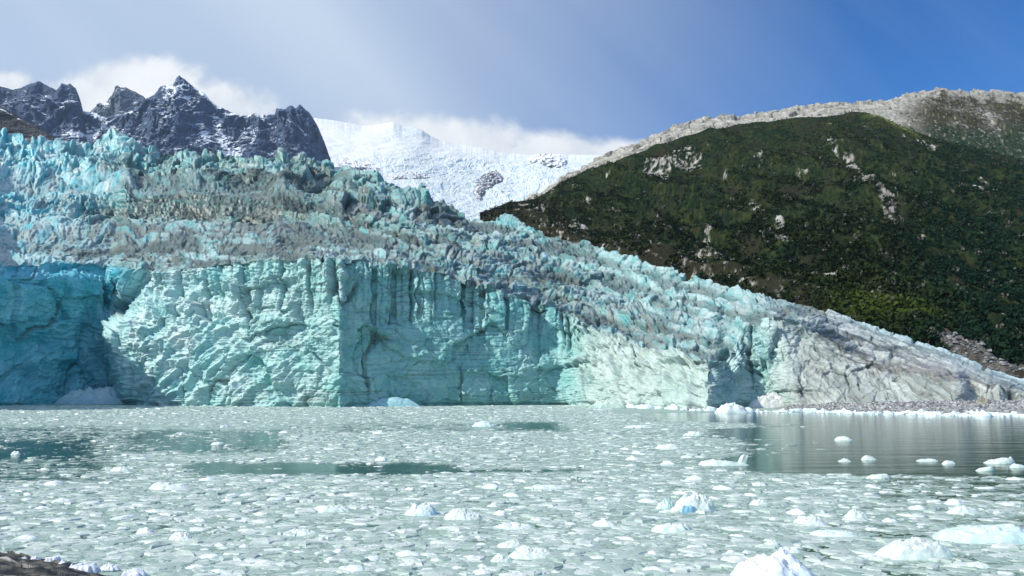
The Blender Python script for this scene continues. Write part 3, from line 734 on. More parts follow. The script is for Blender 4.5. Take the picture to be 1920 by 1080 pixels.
# ================================================================== lumps of ice and stone
def lump(seed, W, D, H, kind='dome', na=36, nr=14, skirt=.2, tint=None, tint2=None, mat=None, name='ice_floe', elong=None, irr=.16):
    """a lump of real thickness; closed outline that dips below its resting plane"""
    rs = np.random.default_rng(seed)
    a = np.linspace(0, 2 * math.pi, na, endpoint=False)[None, :]
    rho = np.linspace(0, 1, nr)[:, None]
    o = rs.random(4) * 100
    out = 1 + irr * 1.6 * fbm(np.cos(a) * 1.3 + o[0], np.sin(a) * 1.3 + o[1], 3, seed) + irr * .5 * fbm(np.cos(a) * 4 + o[0], np.sin(a) * 4, 2, seed + 1)
    pw = {'dome': 2.6, 'flat': 5.0, 'rough': 2.2, 'slab': 7.0, 'spire': 1.2, 'rock': 3.0}[kind]
    x = out * rho * np.cos(a); y = out * rho * np.sin(a)
    h = 1 - rho ** pw
    h = h * (1 + .35 * fbm(x * 1.6 + o[2], y * 1.6 + o[3], 3, seed + 2)) + (.25 * x * rs.normal() + .2 * y * rs.normal()) * (1 - rho ** 6)
    if kind == 'rough':
        b1 = blocks(x * 3.5 + o[0], y * 3.5 + o[1], seed + 3, 1.0, .25, .1)[0]; b2 = blocks(x * 9 + o[0], y * 9, seed + 4, 1.2, .25, .1)[0]; b3 = blocks(x * 20 + o[0], y * 20, seed + 9, 1.2, .25, .1)[0] if na > 60 else 0
        h = h * (.72 + .26 * b1 + .08 * b2 + .05 * b3) + .05 * (1 - rho ** 4)
    elif kind == 'spire':
        b1 = blocks(x * 4 + o[0], y * 4 + o[1], seed + 3, 1.3, .3, .1)[0]; b2 = blocks(x * 9 + o[0], y * 9 + o[1], seed + 4, 1.3, .3, .1)[0]
        h = h * (.55 + .6 * b1 + .18 * b2) + .1 * (1 - rho ** 4)
    elif kind in ('slab', 'rock'):
        b1 = blocks(x * 1.5 + o[0], y * 1.5 + o[1], seed + 3, 1.2, .05, .1)[0]
        h = h * (.8 + .3 * b1)
    elif na > 60:
        h = h * (1 + .24 * blocks(x * 2.2 + o[0], y * 2.2 + o[1], seed + 3, 1.0, .1, .1)[0] + .16 * blocks(x * 6, y * 6 + o[1], seed + 4, 1.2, .2, .1)[0]) + .10 * fbm(x * 5, y * 5, 4, seed + 6, .6) * (1 - rho ** 4) - .07 * ridged(x * 7, y * 7, 3, seed + 7) * (1 - rho ** 4)
    else:
        h = h * (1 + .22 * blocks(x * 1.8 + o[0], y * 1.8 + o[1], seed + 3, 1.0, .1, .1)[0]) + .10 * fbm(x * 5, y * 5, 4, seed + 6, .6) * (1 - rho ** 4)
    h = np.maximum(h, .0)
    z = h * H - skirt * H * rho ** 3
    V = np.stack([x * W / 2, y * D / 2, z], -1)
    V[0] = V[0].mean(0)
    lip = V[-1:].copy(); lip[..., 2] -= max(.3 * H, .05); lip[..., :2] *= .8
    V = np.concatenate([V, lip], 0)
    t1 = np.array(tint if tint is not None else (.86, .90, .90)); t2 = np.array(tint2 if tint2 is not None else (.62, .78, .78))
    nn = np.clip(.35 + .9 * fbm(V[..., 0] / W * 5 + o[1], V[..., 1] / W * 5, 3, seed + 8), 0, 1)
    edge = np.concatenate([rho ** 5 + 0 * a, np.ones_like(a)], 0)
    col = mix(t1, t2, np.clip(nn * .5 + edge * .75, 0, 1))
    me = mesh_np(name, V, grid_faces(nr + 1, na, wrap=True)[:, ::-1], col, mat or M_FLOE, smooth=kind not in ('slab', 'rock'))
    return me

WHITE = (.71, .77, .75); MINT = (.60, .78, .72); AQUA = (.42, .70, .72)
def floe(px, py, w, h, kind, label, tint=WHITE, tint2=MINT, dr=.55, rz=0., group=None, name='ice_floe', cat='ice floe', zbase=0.0, seed=None, irr=.16, na=44, nr=16):
    """a floe whose waterline front edge meets photo position (px, py)"""
    x, y = ground(px, py, zbase)
    W = w / FP * y
    D = W * dr
    y2 = y + D / 2; x2 = x * y2 / y
    H = max(h / FP * y * .8, .06)
    seed = seed or int(px * 7 + py * 13)
    if kind == 'rough': na, nr = 100, 36
    elif w > 36: na, nr = 84, 30
    me = lump(seed, W, D, H, kind, na, nr, tint=tint, tint2=tint2, name=name, irr=irr)
    return obj(name, me, loc=(x2, y2, zbase), rz=rz, label=label, cat=cat, group=group)

HERO = [
 (1300, 962, 92, 46, 'rough', 'craggy snow-white ice lump with a jagged crest in the right foreground ice', {}),
 (1448, 1098, 165, 52, 'dome', 'big rounded white ice block cut off by the bottom edge right of centre', dict(tint=(.88, .92, .95), tint2=(.60, .78, .88), irr=.3)),
 (1700, 1052, 176, 46, 'rough', 'long crumbly white floe with a grey-blue right end, bottom right', dict(dr=.42)),
 (1852, 1022, 214, 26, 'flat', 'largest smooth pale green floe with a low rounded back at the right edge', dict(tint=(.70, .84, .82), tint2=(.50, .72, .69), dr=.6)),
 (1358, 874, 98, 9, 'flat', 'low white floe carrying an upturned fin at its right end', dict(dr=.5)),
 (788, 968, 66, 24, 'dome', 'rounded white floe with a faint blue right side, left one of a central pair', dict(tint2=(.5, .76, .84))),
 (868, 976, 78, 20, 'dome', 'wide low white floe, right one of a central pair', {}),
 (320, 919, 82, 11, 'flat', 'long flat white floe in the left middle of the brash ice', {}),
 (1522, 988, 72, 20, 'dome', 'smooth white floe with bluish right slope between two cracked ice sheets', {}),
 (1608, 973, 48, 15, 'dome', 'small neat round-backed white floe right of the smooth bluish one', {}),
 (1582, 826, 36, 8, 'dome', 'small white floe alone in the open green water, farthest out', {}),
 (1630, 863, 31, 9, 'dome', 'small humped white floe in open green water left of two thin ones', {}),
 (1584, 866, 28, 8, 'spire', 'tiny peaked white floe at the edge of the open green water', {}),
 (1738, 866, 40, 5, 'flat', 'thin flat white sliver of ice floating in the open green water', {}),
 (1779, 871, 27, 7, 'flat', 'short flat white floe just right of the thin sliver', {}),
 (1872, 870, 60, 10, 'flat', 'long low white floe with a knobbed right end in open green water', {}),
 (1908, 878, 32, 8, 'flat', 'white floe cut off by the right edge in the open green water', {}),
 (1846, 884, 36, 8, 'flat', 'short white floe just in front of the long knobbed one', {}),
 (906, 800, 46, 13, 'rough', 'pale aqua lump of ice rising among far brash in front of the cliff', dict(tint=(.72, .86, .87), tint2=AQUA)),
 (622, 961, 82, 11, 'flat', 'flat white floe left of the central pair of rounded floes', {}),
 (565, 1006, 76, 15, 'rough', 'bumpy white floe in the lower left of the brash ice', {}),
 (1262, 1000, 84, 15, 'flat', 'broad flat-topped white floe below the craggy lump', {}),
 (1000, 1050, 96, 19, 'dome', 'wide white floe with a low rise on the left, bottom centre', {}),
 (956, 1028, 56, 13, 'dome', 'oval white floe just behind the wide one at bottom centre', {}),
 (940, 1055, 46, 14, 'dome', 'small white hump left of the wide floe at bottom centre', {}),
 (960, 994, 92, 12, 'rough', 'stretched lumpy white floe crossing a dark crack near the centre', {}),
 (1446, 1028, 40, 14, 'dome', 'small steep-sided floe just above the big cut-off block', {}),
 (1478, 1042, 56, 15, 'dome', 'greyish low floe right behind the big cut-off block', dict(tint=(.72, .80, .82))),
 (340, 1015, 52, 15, 'dome', 'small white dome of ice near the lower left of the picture', {}),
 (1804, 965, 66, 14, 'dome', 'white floe with two low humps behind the largest smooth floe', {}),
 (1646, 898, 46, 8, 'flat', 'flat white floe at the near edge of the open green water', {}),
 (1566, 1008, 96, 9, 'flat', 'long faint floe awash below the smooth bluish one', dict(tint=(.74, .82, .81))),
 (1836, 1066, 46, 8, 'flat', 'thin white floe below the long crumbly one, lower right', {}),
 (1246, 956, 40, 20, 'dome', 'milky green ice hump touching the craggy white lump on its left', dict(tint=(.62, .79, .75), tint2=(.45, .68, .63))),
 (1425, 948, 44, 14, 'rough', 'small snowy floe right of the craggy white lump', {}),
 (1030, 918, 70, 7, 'flat', 'flat pale floe in the middle distance right of centre', {}),
 (1195, 803, 62, 7, 'rough', 'broad white floe in thin slush in front of the beige ice wall', {}),
 (1300, 818, 42, 9, 'flat', 'flat white floe left of the open water below the jagged prow', {}),
 (1250, 842, 52, 9, 'dome', 'white floe between bands of fine brash below the prow', {}),
 (228, 884, 42, 9, 'dome', 'white floe at the edge of the dark leads on the far left', {}),
 (30, 853, 20, 8, 'dome', 'small white lump in the dark open lead at the left edge', {}),
 (408, 835, 28, 6, 'flat', 'small flat floe floating on the teal reflection left of centre', {}),
]
for h_ in HERO:
    px, py, w, hh, kind, lab, kw = h_
    fo = floe(px, py, w, hh, kind, lab, **kw)
    if py == 874:   # the upturned fin is a part of this floe
        fm = lump(91, .7, .3, .75, 'slab', 20, 8, tint=WHITE, tint2=MINT, name='fin')
        fn = obj('fin', fm, parent=fo, loc=(1.35, -.1, .1)); fn.rotation_euler = (0, .35, 0)
    if py == 962:
        bm_ = lump(92, .8, .3, .42, 'slab', 24, 8, tint=(.30, .55, .70), tint2=(.22, .46, .62), name='blue_hollow')
        obj('blue_hollow', bm_, parent=fo, loc=(-.35, -.62, -.02))

# ---- density of drifting ice on the water (a map of where the brash lies)
def density(PX, PY):
    d = 0.86 + 0 * PX
    d = d + .30 * fbm(PX / 110, PY / 11, 4, 600) + .30 * fbm(PX / 28, PY / 4, 3, 601) + .16 * fbm(PX / 8, PY / 1.6, 2, 602)
    def cut(x0, x1, y0, y1, s, fx=60, fy=6):
        return s * sstep(x0 - fx, x0 + fx, PX) * (1 - sstep(x1 - fx, x1 + fx, PX)) * sstep(y0 - fy, y0 + fy, PY) * (1 - sstep(y1 - fy, y1 + fy, PY))
    d -= cut(1370, 2500, 776, 884 + (PX - 1400) * .015 + 5 * fbm(PX / 40, PY / 12, 3, 603), 1.3, 90, 6)
    d -= cut(1150, 1400, 806, 878, .22, 60, 8)
    d -= cut(1200, 1500, 774, 790, .95, 60, 3)
    d += cut(1080, 1530, 793, 803, .80, 40, 3)
    d += cut(1000, 1560, 822, 857, .62, 60, 6)
    d -= cut(-400, 230, 800, 905, .42, 60, 8)
    d -= cut(-400, 160, 826, 862, .25, 60, 6)
    d -= cut(240, 540, 806, 850, .58, 40, 6)
    d -= cut(350, 860, 868, 890, .74, 50, 5)
    d -= cut(860, 1120, 880, 886, .6, 50, 4)
    d -= cut(560, 1090, 784, 812, .25, 60, 5)
    d -= cut(930, 1060, 790, 808, .35, 30, 4)
    d -= cut(1580, 2500, 884, 1200, .20, 80, 10)
    d -= cut(1640, 2500, 890, 935, .18, 60, 10)
    d += cut(-400, 1250, 763, 792, .3, 50, 4)
    return d

def water():
    xs = np.concatenate([[-6000, -2500, -900, -420], np.arange(-260, 260, .7), [420, 900, 2500, 6000]])
    ys = np.concatenate([[-3000, -600, -100, -20, 4, 12], 18 * np.exp(np.linspace(0, math.log(320 / 18), 620)), [420, 600, 1200, 3000, 7000]])
    X, Y = np.meshgrid(xs, ys)
    P = np.stack([X, Y, 0 * X], -1)
    Yc = np.clip(Y, 12, 400)
    PX = CX + FP * X / (Yc * CP - CAMH * SP); PY = proj(np.stack([X, Yc, 0 * X], -1))[1]
    D = density(PX, PY)
    m, g = newmat('fjord_water')
    co = g.node('ShaderNodeTexCoord').outputs['Object']
    dn = g.node('ShaderNodeAttribute', attribute_name='dens').outputs['Fac']
    # slush: pale submerged plates with darker seams
    n1 = g.noise(co, .55, 5, .6); n2 = g.noise(co, 2.2, 5, .65)
    wv = g.node('ShaderNodeVectorMath', operation='ADD'); nz = g.node('ShaderNodeTexNoise', {'Scale': 1.3, 'Detail': 3.0}); g.l.new(co, nz.inputs['Vector'])
    sc_ = g.node('ShaderNodeVectorMath', operation='SCALE', ins={'Scale': .7}); g.l.new(nz.outputs['Color'], sc_.inputs[0]); g.l.new(co, wv.inputs[0]); g.l.new(sc_.outputs[0], wv.inputs[1])
    vo = g.node('ShaderNodeTexVoronoi', {'Scale': 1.5}, feature='F1'); g.l.new(wv.outputs[0], vo.inputs['Vector'])
    ve = g.node('ShaderNodeTexVoronoi', {'Scale': 1.5}, feature='DISTANCE_TO_EDGE'); g.l.new(wv.outputs[0], ve.inputs['Vector'])
    vs = g.node('ShaderNodeTexVoronoi', {'Scale': 4.5}, feature='DISTANCE_TO_EDGE'); g.l.new(wv.outputs[0], vs.inputs['Vector'])
    # big cracks between slush sheets
    vc = g.node('ShaderNodeTexVoronoi', {'Scale': .16}, feature='DISTANCE_TO_EDGE'); g.l.new(wv.outputs[0], vc.inputs['Vector'])
    crack = g.m('MULTIPLY', g.ss(.045, .008, vc.outputs['Distance']), g.ss(.5, .62, g.noise(co, .11, 3, .6)))
    amt = g.m('ADD', dn, g.m('MULTIPLY', g.m('SUBTRACT', n1, .5), 1.5))
    amt = g.m('ADD', amt, g.m('MULTIPLY', g.m('SUBTRACT', n2, .5), .5))
    amt = g.m('SUBTRACT', amt, g.m('MULTIPLY', crack, .9))
    cover = g.ss(.30, .72, amt)
    plate = g.m('MULTIPLY', g.ss(.02, .16, ve.outputs['Distance']), .75)
    plate = g.m('ADD', plate, g.m('MULTIPLY', g.ss(.0, .12, vs.outputs['Distance']), .25))
    sep = g.node('ShaderNodeSeparateColor'); g.l.new(vo.outputs['Color'], sep.inputs[0])
    bright = g.m('MULTIPLY', plate, g.m('ADD', g.m('MULTIPLY', sep.outputs[0], .7), .3))
    bright = g.m('MULTIPLY', bright, g.m('ADD', n2, .5), clamp=True)
    slush = g.mix(bright, (.20, .30, .255, 1), (.50, .61, .55, 1))
    wc = g.mix(g.ss(.35, .65, g.noise(co, .02, 2)), (.034, .082, .058, 1), (.046, .098, .064, 1))
    colr = g.mix(cover, wc, slush)
    wob = g.node('ShaderNodeMapping'); wob.inputs['Scale'].default_value = (1.0, 3.0, 1.0); g.l.new(co, wob.inputs[0])
    rip = g.m('ADD', g.m('MULTIPLY', g.noise(wob.outputs[0], 1.2, 4, .6), .010), g.m('MULTIPLY', g.noise(wob.outputs[0], .12, 2, .5), .05))
    hgt = g.m('ADD', rip, g.m('MULTIPLY', g.m('MULTIPLY', bright, cover), .05))
    b = g.node('ShaderNodeBump', {'Strength': 1.0, 'Distance': 1.0, 'Height': hgt})
    rough = g.m('ADD', .07, g.m('MULTIPLY', cover, .30))
    p = g.node('ShaderNodeBsdfPrincipled', {'Base Color': colr, 'Roughness': rough, 'IOR': 1.33, 'Specular IOR Level': .20, 'Normal': b.outputs[0]})
    g.node('ShaderNodeOutputMaterial', {'Surface': p.outputs[0]})
    nv, nu = X.shape
    obj('water', mesh_np('water', P, grid_faces(nv, nu), None, m, attrs={'dens': D}), kind='structure')
water()

# ---- brash ice: uncountable small pieces
def brash():
    pieces = []
    bands = [(16, 34, 10500, .055, .42), (34, 60, 15000, .07, .45), (60, 110, 17000, .12, .5), (110, 175, 13000, .22, .6), (175, 262, 15000, .28, .8)]
    allV = []; allF = []; allC = []; off = 0
    for bi, (ya, yb, n, ra, rb) in enumerate(bands):
        y = np.sqrt(RNG.random(n * 2) * (yb ** 2 - ya ** 2) + ya ** 2)
        x = (RNG.random(n * 2) * 1.50 - .75) * y
        PX = CX + FP * x / (y * CP - CAMH * SP); PY = proj(np.stack([x, y, 0 * x], -1))[1]
        # keep off the glacier, the beach and the shore
        y0 = interp(PX, Y0)
        d = density(PX, PY) + .25 * fbm(x / 3.5, y / 3.5, 3, 640) + .45 * fbm(x / 9, y / 2.2, 3, 641)
        keep = (RNG.random(n * 2) < sstep(.05, .95, d)) & (y < y0 - 1.5) & ~((PX > 1150) & (y > 178)) & ~((PX < 330) & (y < 29.5 - PX * .012))
        x, y, d = x[keep][:n], y[keep][:n], d[keep][:n]
        m = len(x)
        r = ra * .8 + (rb * 1.5 - ra) * RNG.random(m) ** 5
        r *= np.where(d < .7, .8, 1.0)
        na, rings = (10, 3) if yb <= 60 else ((8, 3) if yb <= 110 else (6, 2))
        ang = np.linspace(0, 2 * math.pi, na, endpoint=False)[None, :] + RNG.random((m, 1)) * 6.28
        asp = .42 + .40 * RNG.random((m, 1)); rot = RNG.normal(0, .5, (m, 1))
        out = 1 + .30 * RNG.normal(0, 1, (m, na)).clip(-1.5, 1.5)
        ux = np.cos(ang) * out; uy = np.sin(ang) * out * asp
        vx = ux * np.cos(rot) - uy * np.sin(rot); vy = ux * np.sin(rot) + uy * np.cos(rot)
        hh = (r * (.04 + .20 * RNG.random(m) ** 3.0))[:, None]
        rr = r[:, None]
        rl = []
        rl.append(np.stack([x[:, None] + vx * rr, y[:, None] + vy * rr, -.015 + 0 * vx], -1))
        if rings == 3:
            f = .82 + .08 * RNG.random((m, na))
            rl.append(np.stack([x[:, None] + vx * rr * f, y[:, None] + vy * rr * f, hh * (.55 + .3 * RNG.random((m, na)))], -1))
            f = .40
            rl.append(np.stack([x[:, None] + vx * rr * f, y[:, None] + vy * rr * f, hh * (.8 + .5 * RNG.random((m, na)))], -1))
        else:
            f = .6
            rl.append(np.stack([x[:, None] + vx * rr * f, y[:, None] + vy * rr * f, hh * (.8 + .5 * RNG.random((m, na)))], -1))
        top = np.stack([x, y, hh[:, 0] * 1.1], -1)[:, None, :]
        V = np.concatenate(rl + [top], 1)                      # m, rings*na+1, 3
        per = V.shape[1]
        fs = []
        for rg in range(len(rl) - 1):
            for k in range(na):
                a0 = rg * na + k; a1 = rg * na + (k + 1) % na
                fs += [(a0, a1, a1 + na), (a0, a1 + na, a0 + na)]
        for k in range(na):
            fs.append(((len(rl) - 1) * na + k, (len(rl) - 1) * na + (k + 1) % na, per - 1))
        Fl = np.array(fs)[None] + (np.arange(m) * per)[:, None, None] + off
        tn = RNG.random(m) ** .45
        c = mix(np.array((.80, .84, .81)), np.array((.32, .43, .385)), np.clip(tn, 0, 1))
        Cc = np.repeat(c[:, None, :], per, 1).copy()
        Cc[:, :na] = Cc[:, :na] * .45 + np.array((.38, .51, .46)) * .55
        allV.append(V.reshape(-1, 3)); allF.append(Fl.reshape(-1, 3)); allC.append(Cc.reshape(-1, 3)); off += m * per
    V = np.concatenate(allV); Fc = np.concatenate(allF); Cc = np.concatenate(allC)
    obj('brash_ice', mesh_np('brash_ice', V, Fc, Cc, M_FLOE, smooth=False), kind='stuff', label='countless small pale ice fragments packed on the fjord water', cat='brash ice')
brash()

# ---- individual small floes, copies of a few shapes
def floes():
    protos = []
    kinds = ['dome', 'flat', 'rough', 'flat', 'flat', 'dome', 'rough', 'flat']
    for i, kd in enumerate(kinds):
        protos.append(lump(700 + i * 3, 1, .62, {'dome': .17, 'flat': .11, 'rough': .22}[kd], kd, 30, 11, name='ice_floe', irr=.22))
    used = [(h_[0], h_[1], h_[2]) for h_ in HERO]
    zones = [((0, 640), (900, 1075), 80, 'small rounded white floe packed in the brash ice of the left foreground', 'small floes in the left foreground brash'),
             ((640, 1260), (900, 1075), 75, 'small rounded white floe packed in the brash ice of the central foreground', 'small floes in the central foreground brash'),
             ((1260, 1920), (895, 1075), 70, 'small rounded white floe packed in the brash ice of the right foreground', 'small floes in the right foreground brash'),
             ((0, 1500), (795, 895), 33, 'small white floe in the middle distance between open leads', 'small floes of the middle distance')]
    for (xa, xb), (ya, yb), n, lab, grp in zones:
        k = 0; tries = 0
        while k < n and tries < 6000:
            tries += 1
            px = random.uniform(xa, xb); py = ya + (yb - ya) * random.random() ** .8
            if px < 330 and py > 1020: continue
            if float(density(np.array([px]), np.array([py]))[0]) < .45: continue
            w = (24 + 40 * random.random() ** 2) * (.35 + .65 * (py - 780) / 300)
            if any(abs(px - u[0]) < (w + u[2]) * .5 and abs(py - u[1]) < (w + u[2]) * .16 + 2 for u in used): continue
            used.append((px, py, w))
            x, y = ground(px, py)
            o = obj('ice_floe', random.choice(protos), loc=(x, y, -.01), rz=random.choice((0, math.pi)) + random.gauss(0, .35), label=lab, cat='ice floe', group=grp)
            s = w / FP * y
            o.scale = (s, s * random.uniform(.7, 1.15), s * random.uniform(.6, 1.25))
            k += 1
floes()

# ================================================================== collapsed ice at the cliff foot
def pile(px, py, w, h, label, tint, tint2, kind='rough', dr=.3, seed=1, name='ice_pile', dy=0, na=110, nr=34):
    x, y = ground(px, py)
    y += dy; x = (px - CX) / FP * y
    W = w / FP * y; H = h / FP * y
    me = lump(seed, W, W * dr, H, kind, na, nr, tint=tint, tint2=tint2, mat=M_ICE, name=name, irr=.25)
    return obj(name, me, loc=(x, y, 0), label=label, cat='ice pile')
pile(190, 758, 175, 34, 'pale blue heap of collapsed ice at the foot of the shaded blue cliff', (.66, .84, .90), (.18, .50, .66), seed=801, dy=3, dr=.22)
pile(255, 758, 70, 16, 'low white shelf of fallen ice right of the pale blue heap', (.80, .86, .85), (.45, .72, .72), 'flat', seed=802, dy=1, dr=.3)
pile(700, 763, 180, 24, 'broad bluish fan of crushed ice against the green cliff', (.40, .66, .72), (.26, .52, .56), seed=803, dy=5, dr=.10)
pile(1368, 774, 70, 20, 'spiky white ice pile below the prow of the cliff', (.86, .90, .90), (.55, .76, .76), 'rough', seed=804, dy=-2, dr=.35, na=80, nr=26)
pile(1440, 766, 90, 22, 'smooth beige-white snow bank inside the bay beside the prow', (.80, .80, .76), (.62, .66, .62), 'dome', seed=805, dy=9, dr=.25)
pile(75, 757, 52, 6, 'flat thin ice plate lying under the shaded blue cliff', (.40, .66, .76), (.25, .52, .66), 'flat', seed=806, dy=-1, dr=.3, na=40, nr=10)
pile(1140, 766, 70, 12, 'green-tinted ledge of ice at the waterline of the beige wall', (.66, .76, .68), (.34, .56, .48), 'flat', seed=807, dy=1, dr=.2)

# ================================================================== gravel beach, stranded ice
SHORE = [(1400, 205), (1440, 199), (1500, 190), (1600, 181), (1700, 172), (1800, 168), (1920, 163), (2100, 158)]
def beach():
    px = np.linspace(1425, 2200, 500); t = np.linspace(0, 1, 90)[:, None]
    ya = interp(px, SHORE) - 5; yb = interp(px, Y0) + 14
    Y = ya * (1 - t) + yb * t
    X = (px - CX) / FP * Y
    hmax = interp(px, [(1425, -.3), (1470, .5), (1550, 1.4), (1700, 2.0), (1920, 2.4), (2200, 3)])
    z = -.35 + (hmax + .35) * sstep(0, .75, t) + .12 * fbm(X / 2, Y / 2, 4, 900) * sstep(0, .2, t) + .25 * fbm(X / 9, Y / 9, 2, 901) * sstep(.1, .4, t)
    col = mix(np.array((.20, .21, .21)), np.array((.42, .43, .42)), np.clip(.5 + fbm(X / 1.2, Y / 1.2, 4, 903), 0, 1))
    grid_obj('beach', np.stack([X, Y, z], -1), col, M_STONE, kind='structure')
    # cobbles
    m = 6500
    pxs = RNG.uniform(1470, 1990, m); tt = RNG.random(m) ** .9
    ya = interp(pxs, SHORE); yb = interp(pxs, Y0) + 1
    yy = ya + (yb - ya) * tt; xx = (pxs - CX) / FP * yy
    hm = interp(pxs, [(1425, -.3), (1470, .5), (1550, 1.4), (1700, 2.0), (1920, 2.4), (2200, 3)])
    T = (yy - (ya - 5)) / ((yb + 13) - (ya - 5))
    zz = -.35 + (hm + .35) * sstep(0, .75, T)
    r = .10 + .38 * RNG.random(m) ** 3
    stones(xx, yy, zz, r, 'gravel', 'grey and brown cobbles strewn over the beach below the glacier snout', 'gravel')
def stones(x, y, z, r, name, label, cat, cols=1.0):
    m = len(x)
    base = np.array([(1, 0, 0), (.3, .9, 0), (-.8, .6, 0), (-.8, -.6, 0), (.3, -.9, 0), (.5, .3, .7), (-.4, .4, .75), (-.1, -.5, .7), (0, 0, -.5)], float)
    F_ = np.array([(0, 1, 5), (1, 6, 5), (1, 2, 6), (2, 3, 6), (3, 7, 6), (3, 4, 7), (4, 0, 7), (0, 5, 7), (5, 6, 7), (1, 0, 8), (2, 1, 8), (3, 2, 8), (4, 3, 8), (0, 4, 8)])
    a = RNG.random(m) * 6.28
    B = base[None] * (1 + .3 * RNG.normal(0, 1, (m, 9, 1)).clip(-1.2, 1.2)) * r[:, None, None] * (.7 + .6 * RNG.random((m, 1, 3)))
    ca, sa = np.cos(a)[:, None], np.sin(a)[:, None]
    V = np.stack([B[..., 0] * ca - B[..., 1] * sa + x[:, None], B[..., 0] * sa + B[..., 1] * ca + y[:, None], B[..., 2] + z[:, None]], -1)
    Fc = F_[None] + (np.arange(m) * 9)[:, None, None]
    c = mix(np.array((.11, .115, .12)), np.array((.52, .53, .53)), RNG.random(m) ** 1.3)
    Cc = np.repeat(c[:, None, :], 9, 1) * cols
    obj(name, mesh_np(name, V.reshape(-1, 3), Fc.reshape(-1, 3), Cc.reshape(-1, 3), M_STONE, smooth=False), kind='stuff', label=label, cat=cat)
beach()
# boulder field on the lower right slope
def scree():
    P, PX, ROW, rm, nf, yg, lb, sc_, low = PH
    w = sc_ * sstep(-.35, .2, fbm(PX / 30, ROW / 14, 3, 950)) * (ROW < 745)
    i = RNG.choice(w.size, 2600, p=w.ravel() / w.sum())
    X = P.reshape(-1, 3)[i]
    stones(X[:, 0], X[:, 1], X[:, 2] + .1, .35 + 1.0 * RNG.random(2600) ** 3, 'scree', 'slope of grey broken boulders behind the thin right end of the glacier', 'boulder field', .6)
scree()
# beige boulder at the snout
def boulder(px, Y, w, h, label, seed, z=0.8):
    W = w / FP * Y
    me = lump(seed, W, W * .8, h / FP * Y, 'rock', 26, 12, tint=(.34, .32, .27), tint2=(.22, .21, .19), mat=M_STONE, name='boulder')
    obj('boulder', me, loc=((px - CX) / FP * Y, Y, z), label=label, cat='boulder')
boulder(1833, 196, 34, 15, 'pale beige angular boulder in front of the blue cut ice at the snout', 961, 1.4)
boulder(1796, 195, 16, 5, 'small dark grey boulder left of the pale beige one', 962, 1.3)

def stranded():
    protos = [lump(980 + i * 5, 1, .7, .27, ['dome', 'rough', 'slab', 'slab', 'dome', 'rough'][i], 20, 8, name='stranded_ice', irr=.28, tint=(.86, .90, .91), tint2=(.45, .70, .74)) for i in range(6)]
    px = 1158.0; k = 0; rowpass = 0
    lab1 = 'white and aqua ice block in the row floating under the beige ice wall'
    lab2 = 'white ice block stranded at the waterline of the gravel beach'
    while px < 1935 or rowpass < 1:
        if px >= 1935: px = 1500.0; rowpass = 1
        if px < 1345: Y = interp(px, Y0) - random.uniform(1.5, 7)
        elif px < 1480: Y = random.uniform(187, 200)
        else: Y = interp(px, SHORE) + random.uniform(-2.5, 3.5)
        w = random.uniform(7, 24) if random.random() < .8 else random.uniform(24, 40)
        if rowpass: Y += 5
        if px < 1345: w *= 1.15
        o = obj('ice_block', random.choice(protos), loc=((px - CX) / FP * Y, Y, -.05 if px < 1480 else .0), rz=random.uniform(0, 6.28),
                label=lab1 if px < 1345 else lab2 if px >= 1480 else 'small white ice block floating in the gap between prow and beach', cat='ice block',
                group='ice blocks below the beige wall' if px < 1345 else 'ice blocks stranded along the beach' if px >= 1480 else 'ice blocks between prow and beach')
        s = w / FP * Y
        o.scale = (s, s * random.uniform(.7, 1.1), s * random.uniform(.6, 1.25))
        px += w * random.uniform(.3, .62) * (1.5 if rowpass else 1); k += 1
stranded()

# ================================================================== rocky shore, lower left
def near_shore():
    px = np.linspace(-420, 330, 700); t = np.linspace(0, 1, 420)[:, None]
    # far edge of the rock
    edge_row = interp(px, [(-420, 990), (-200, 1015), (0, 1036), (60, 1039), (100, 1043), (150, 1056), (190, 1066), (225, 1076), (280, 1092), (330, 1120)])
    ye = ground(CX, edge_row)[1]
    Y = 10 + (ye - 10 + .6) * t
    X = (px - CX) / FP * Y * 1.02
    h = interp(px, [(-420, 1.2), (0, .42), (200, .22), (330, .05)])
    z = h * (1 - sstep(.80, 1.0, t)) - .25 * sstep(.9, 1, t) + .03
    wx = X + .3 * fbm(X / 1.5, Y / 1.5, 3, 1000)
    lay = Y * 1.0 + X * .25
    z = z + .22 * ridged(X / 3.5, lay / .7, 4, 1001) + .10 * blocks(X / 1.6, lay / .4, 1003, 1.2, .5, .1)[0] + .05 * fbm(X / .3, Y / .15, 4, 1002)
    ln = fbm(X / 3.5, lay / .22, 4, 1004)
    col = mix(np.array((.012, .020, .030)), np.array((.15, .145, .125)), sstep(-.15, .35, ln + .5 * fbm(X / .5, Y / .25, 3, 1006)))
    col = mix(col, np.array((.46, .45, .42)), sstep(.26, .36, ln) * .8)
    grid_obj('rocky_shore', np.stack([X, Y, z], -1), col, M_STONE, kind='structure')
near_shore()
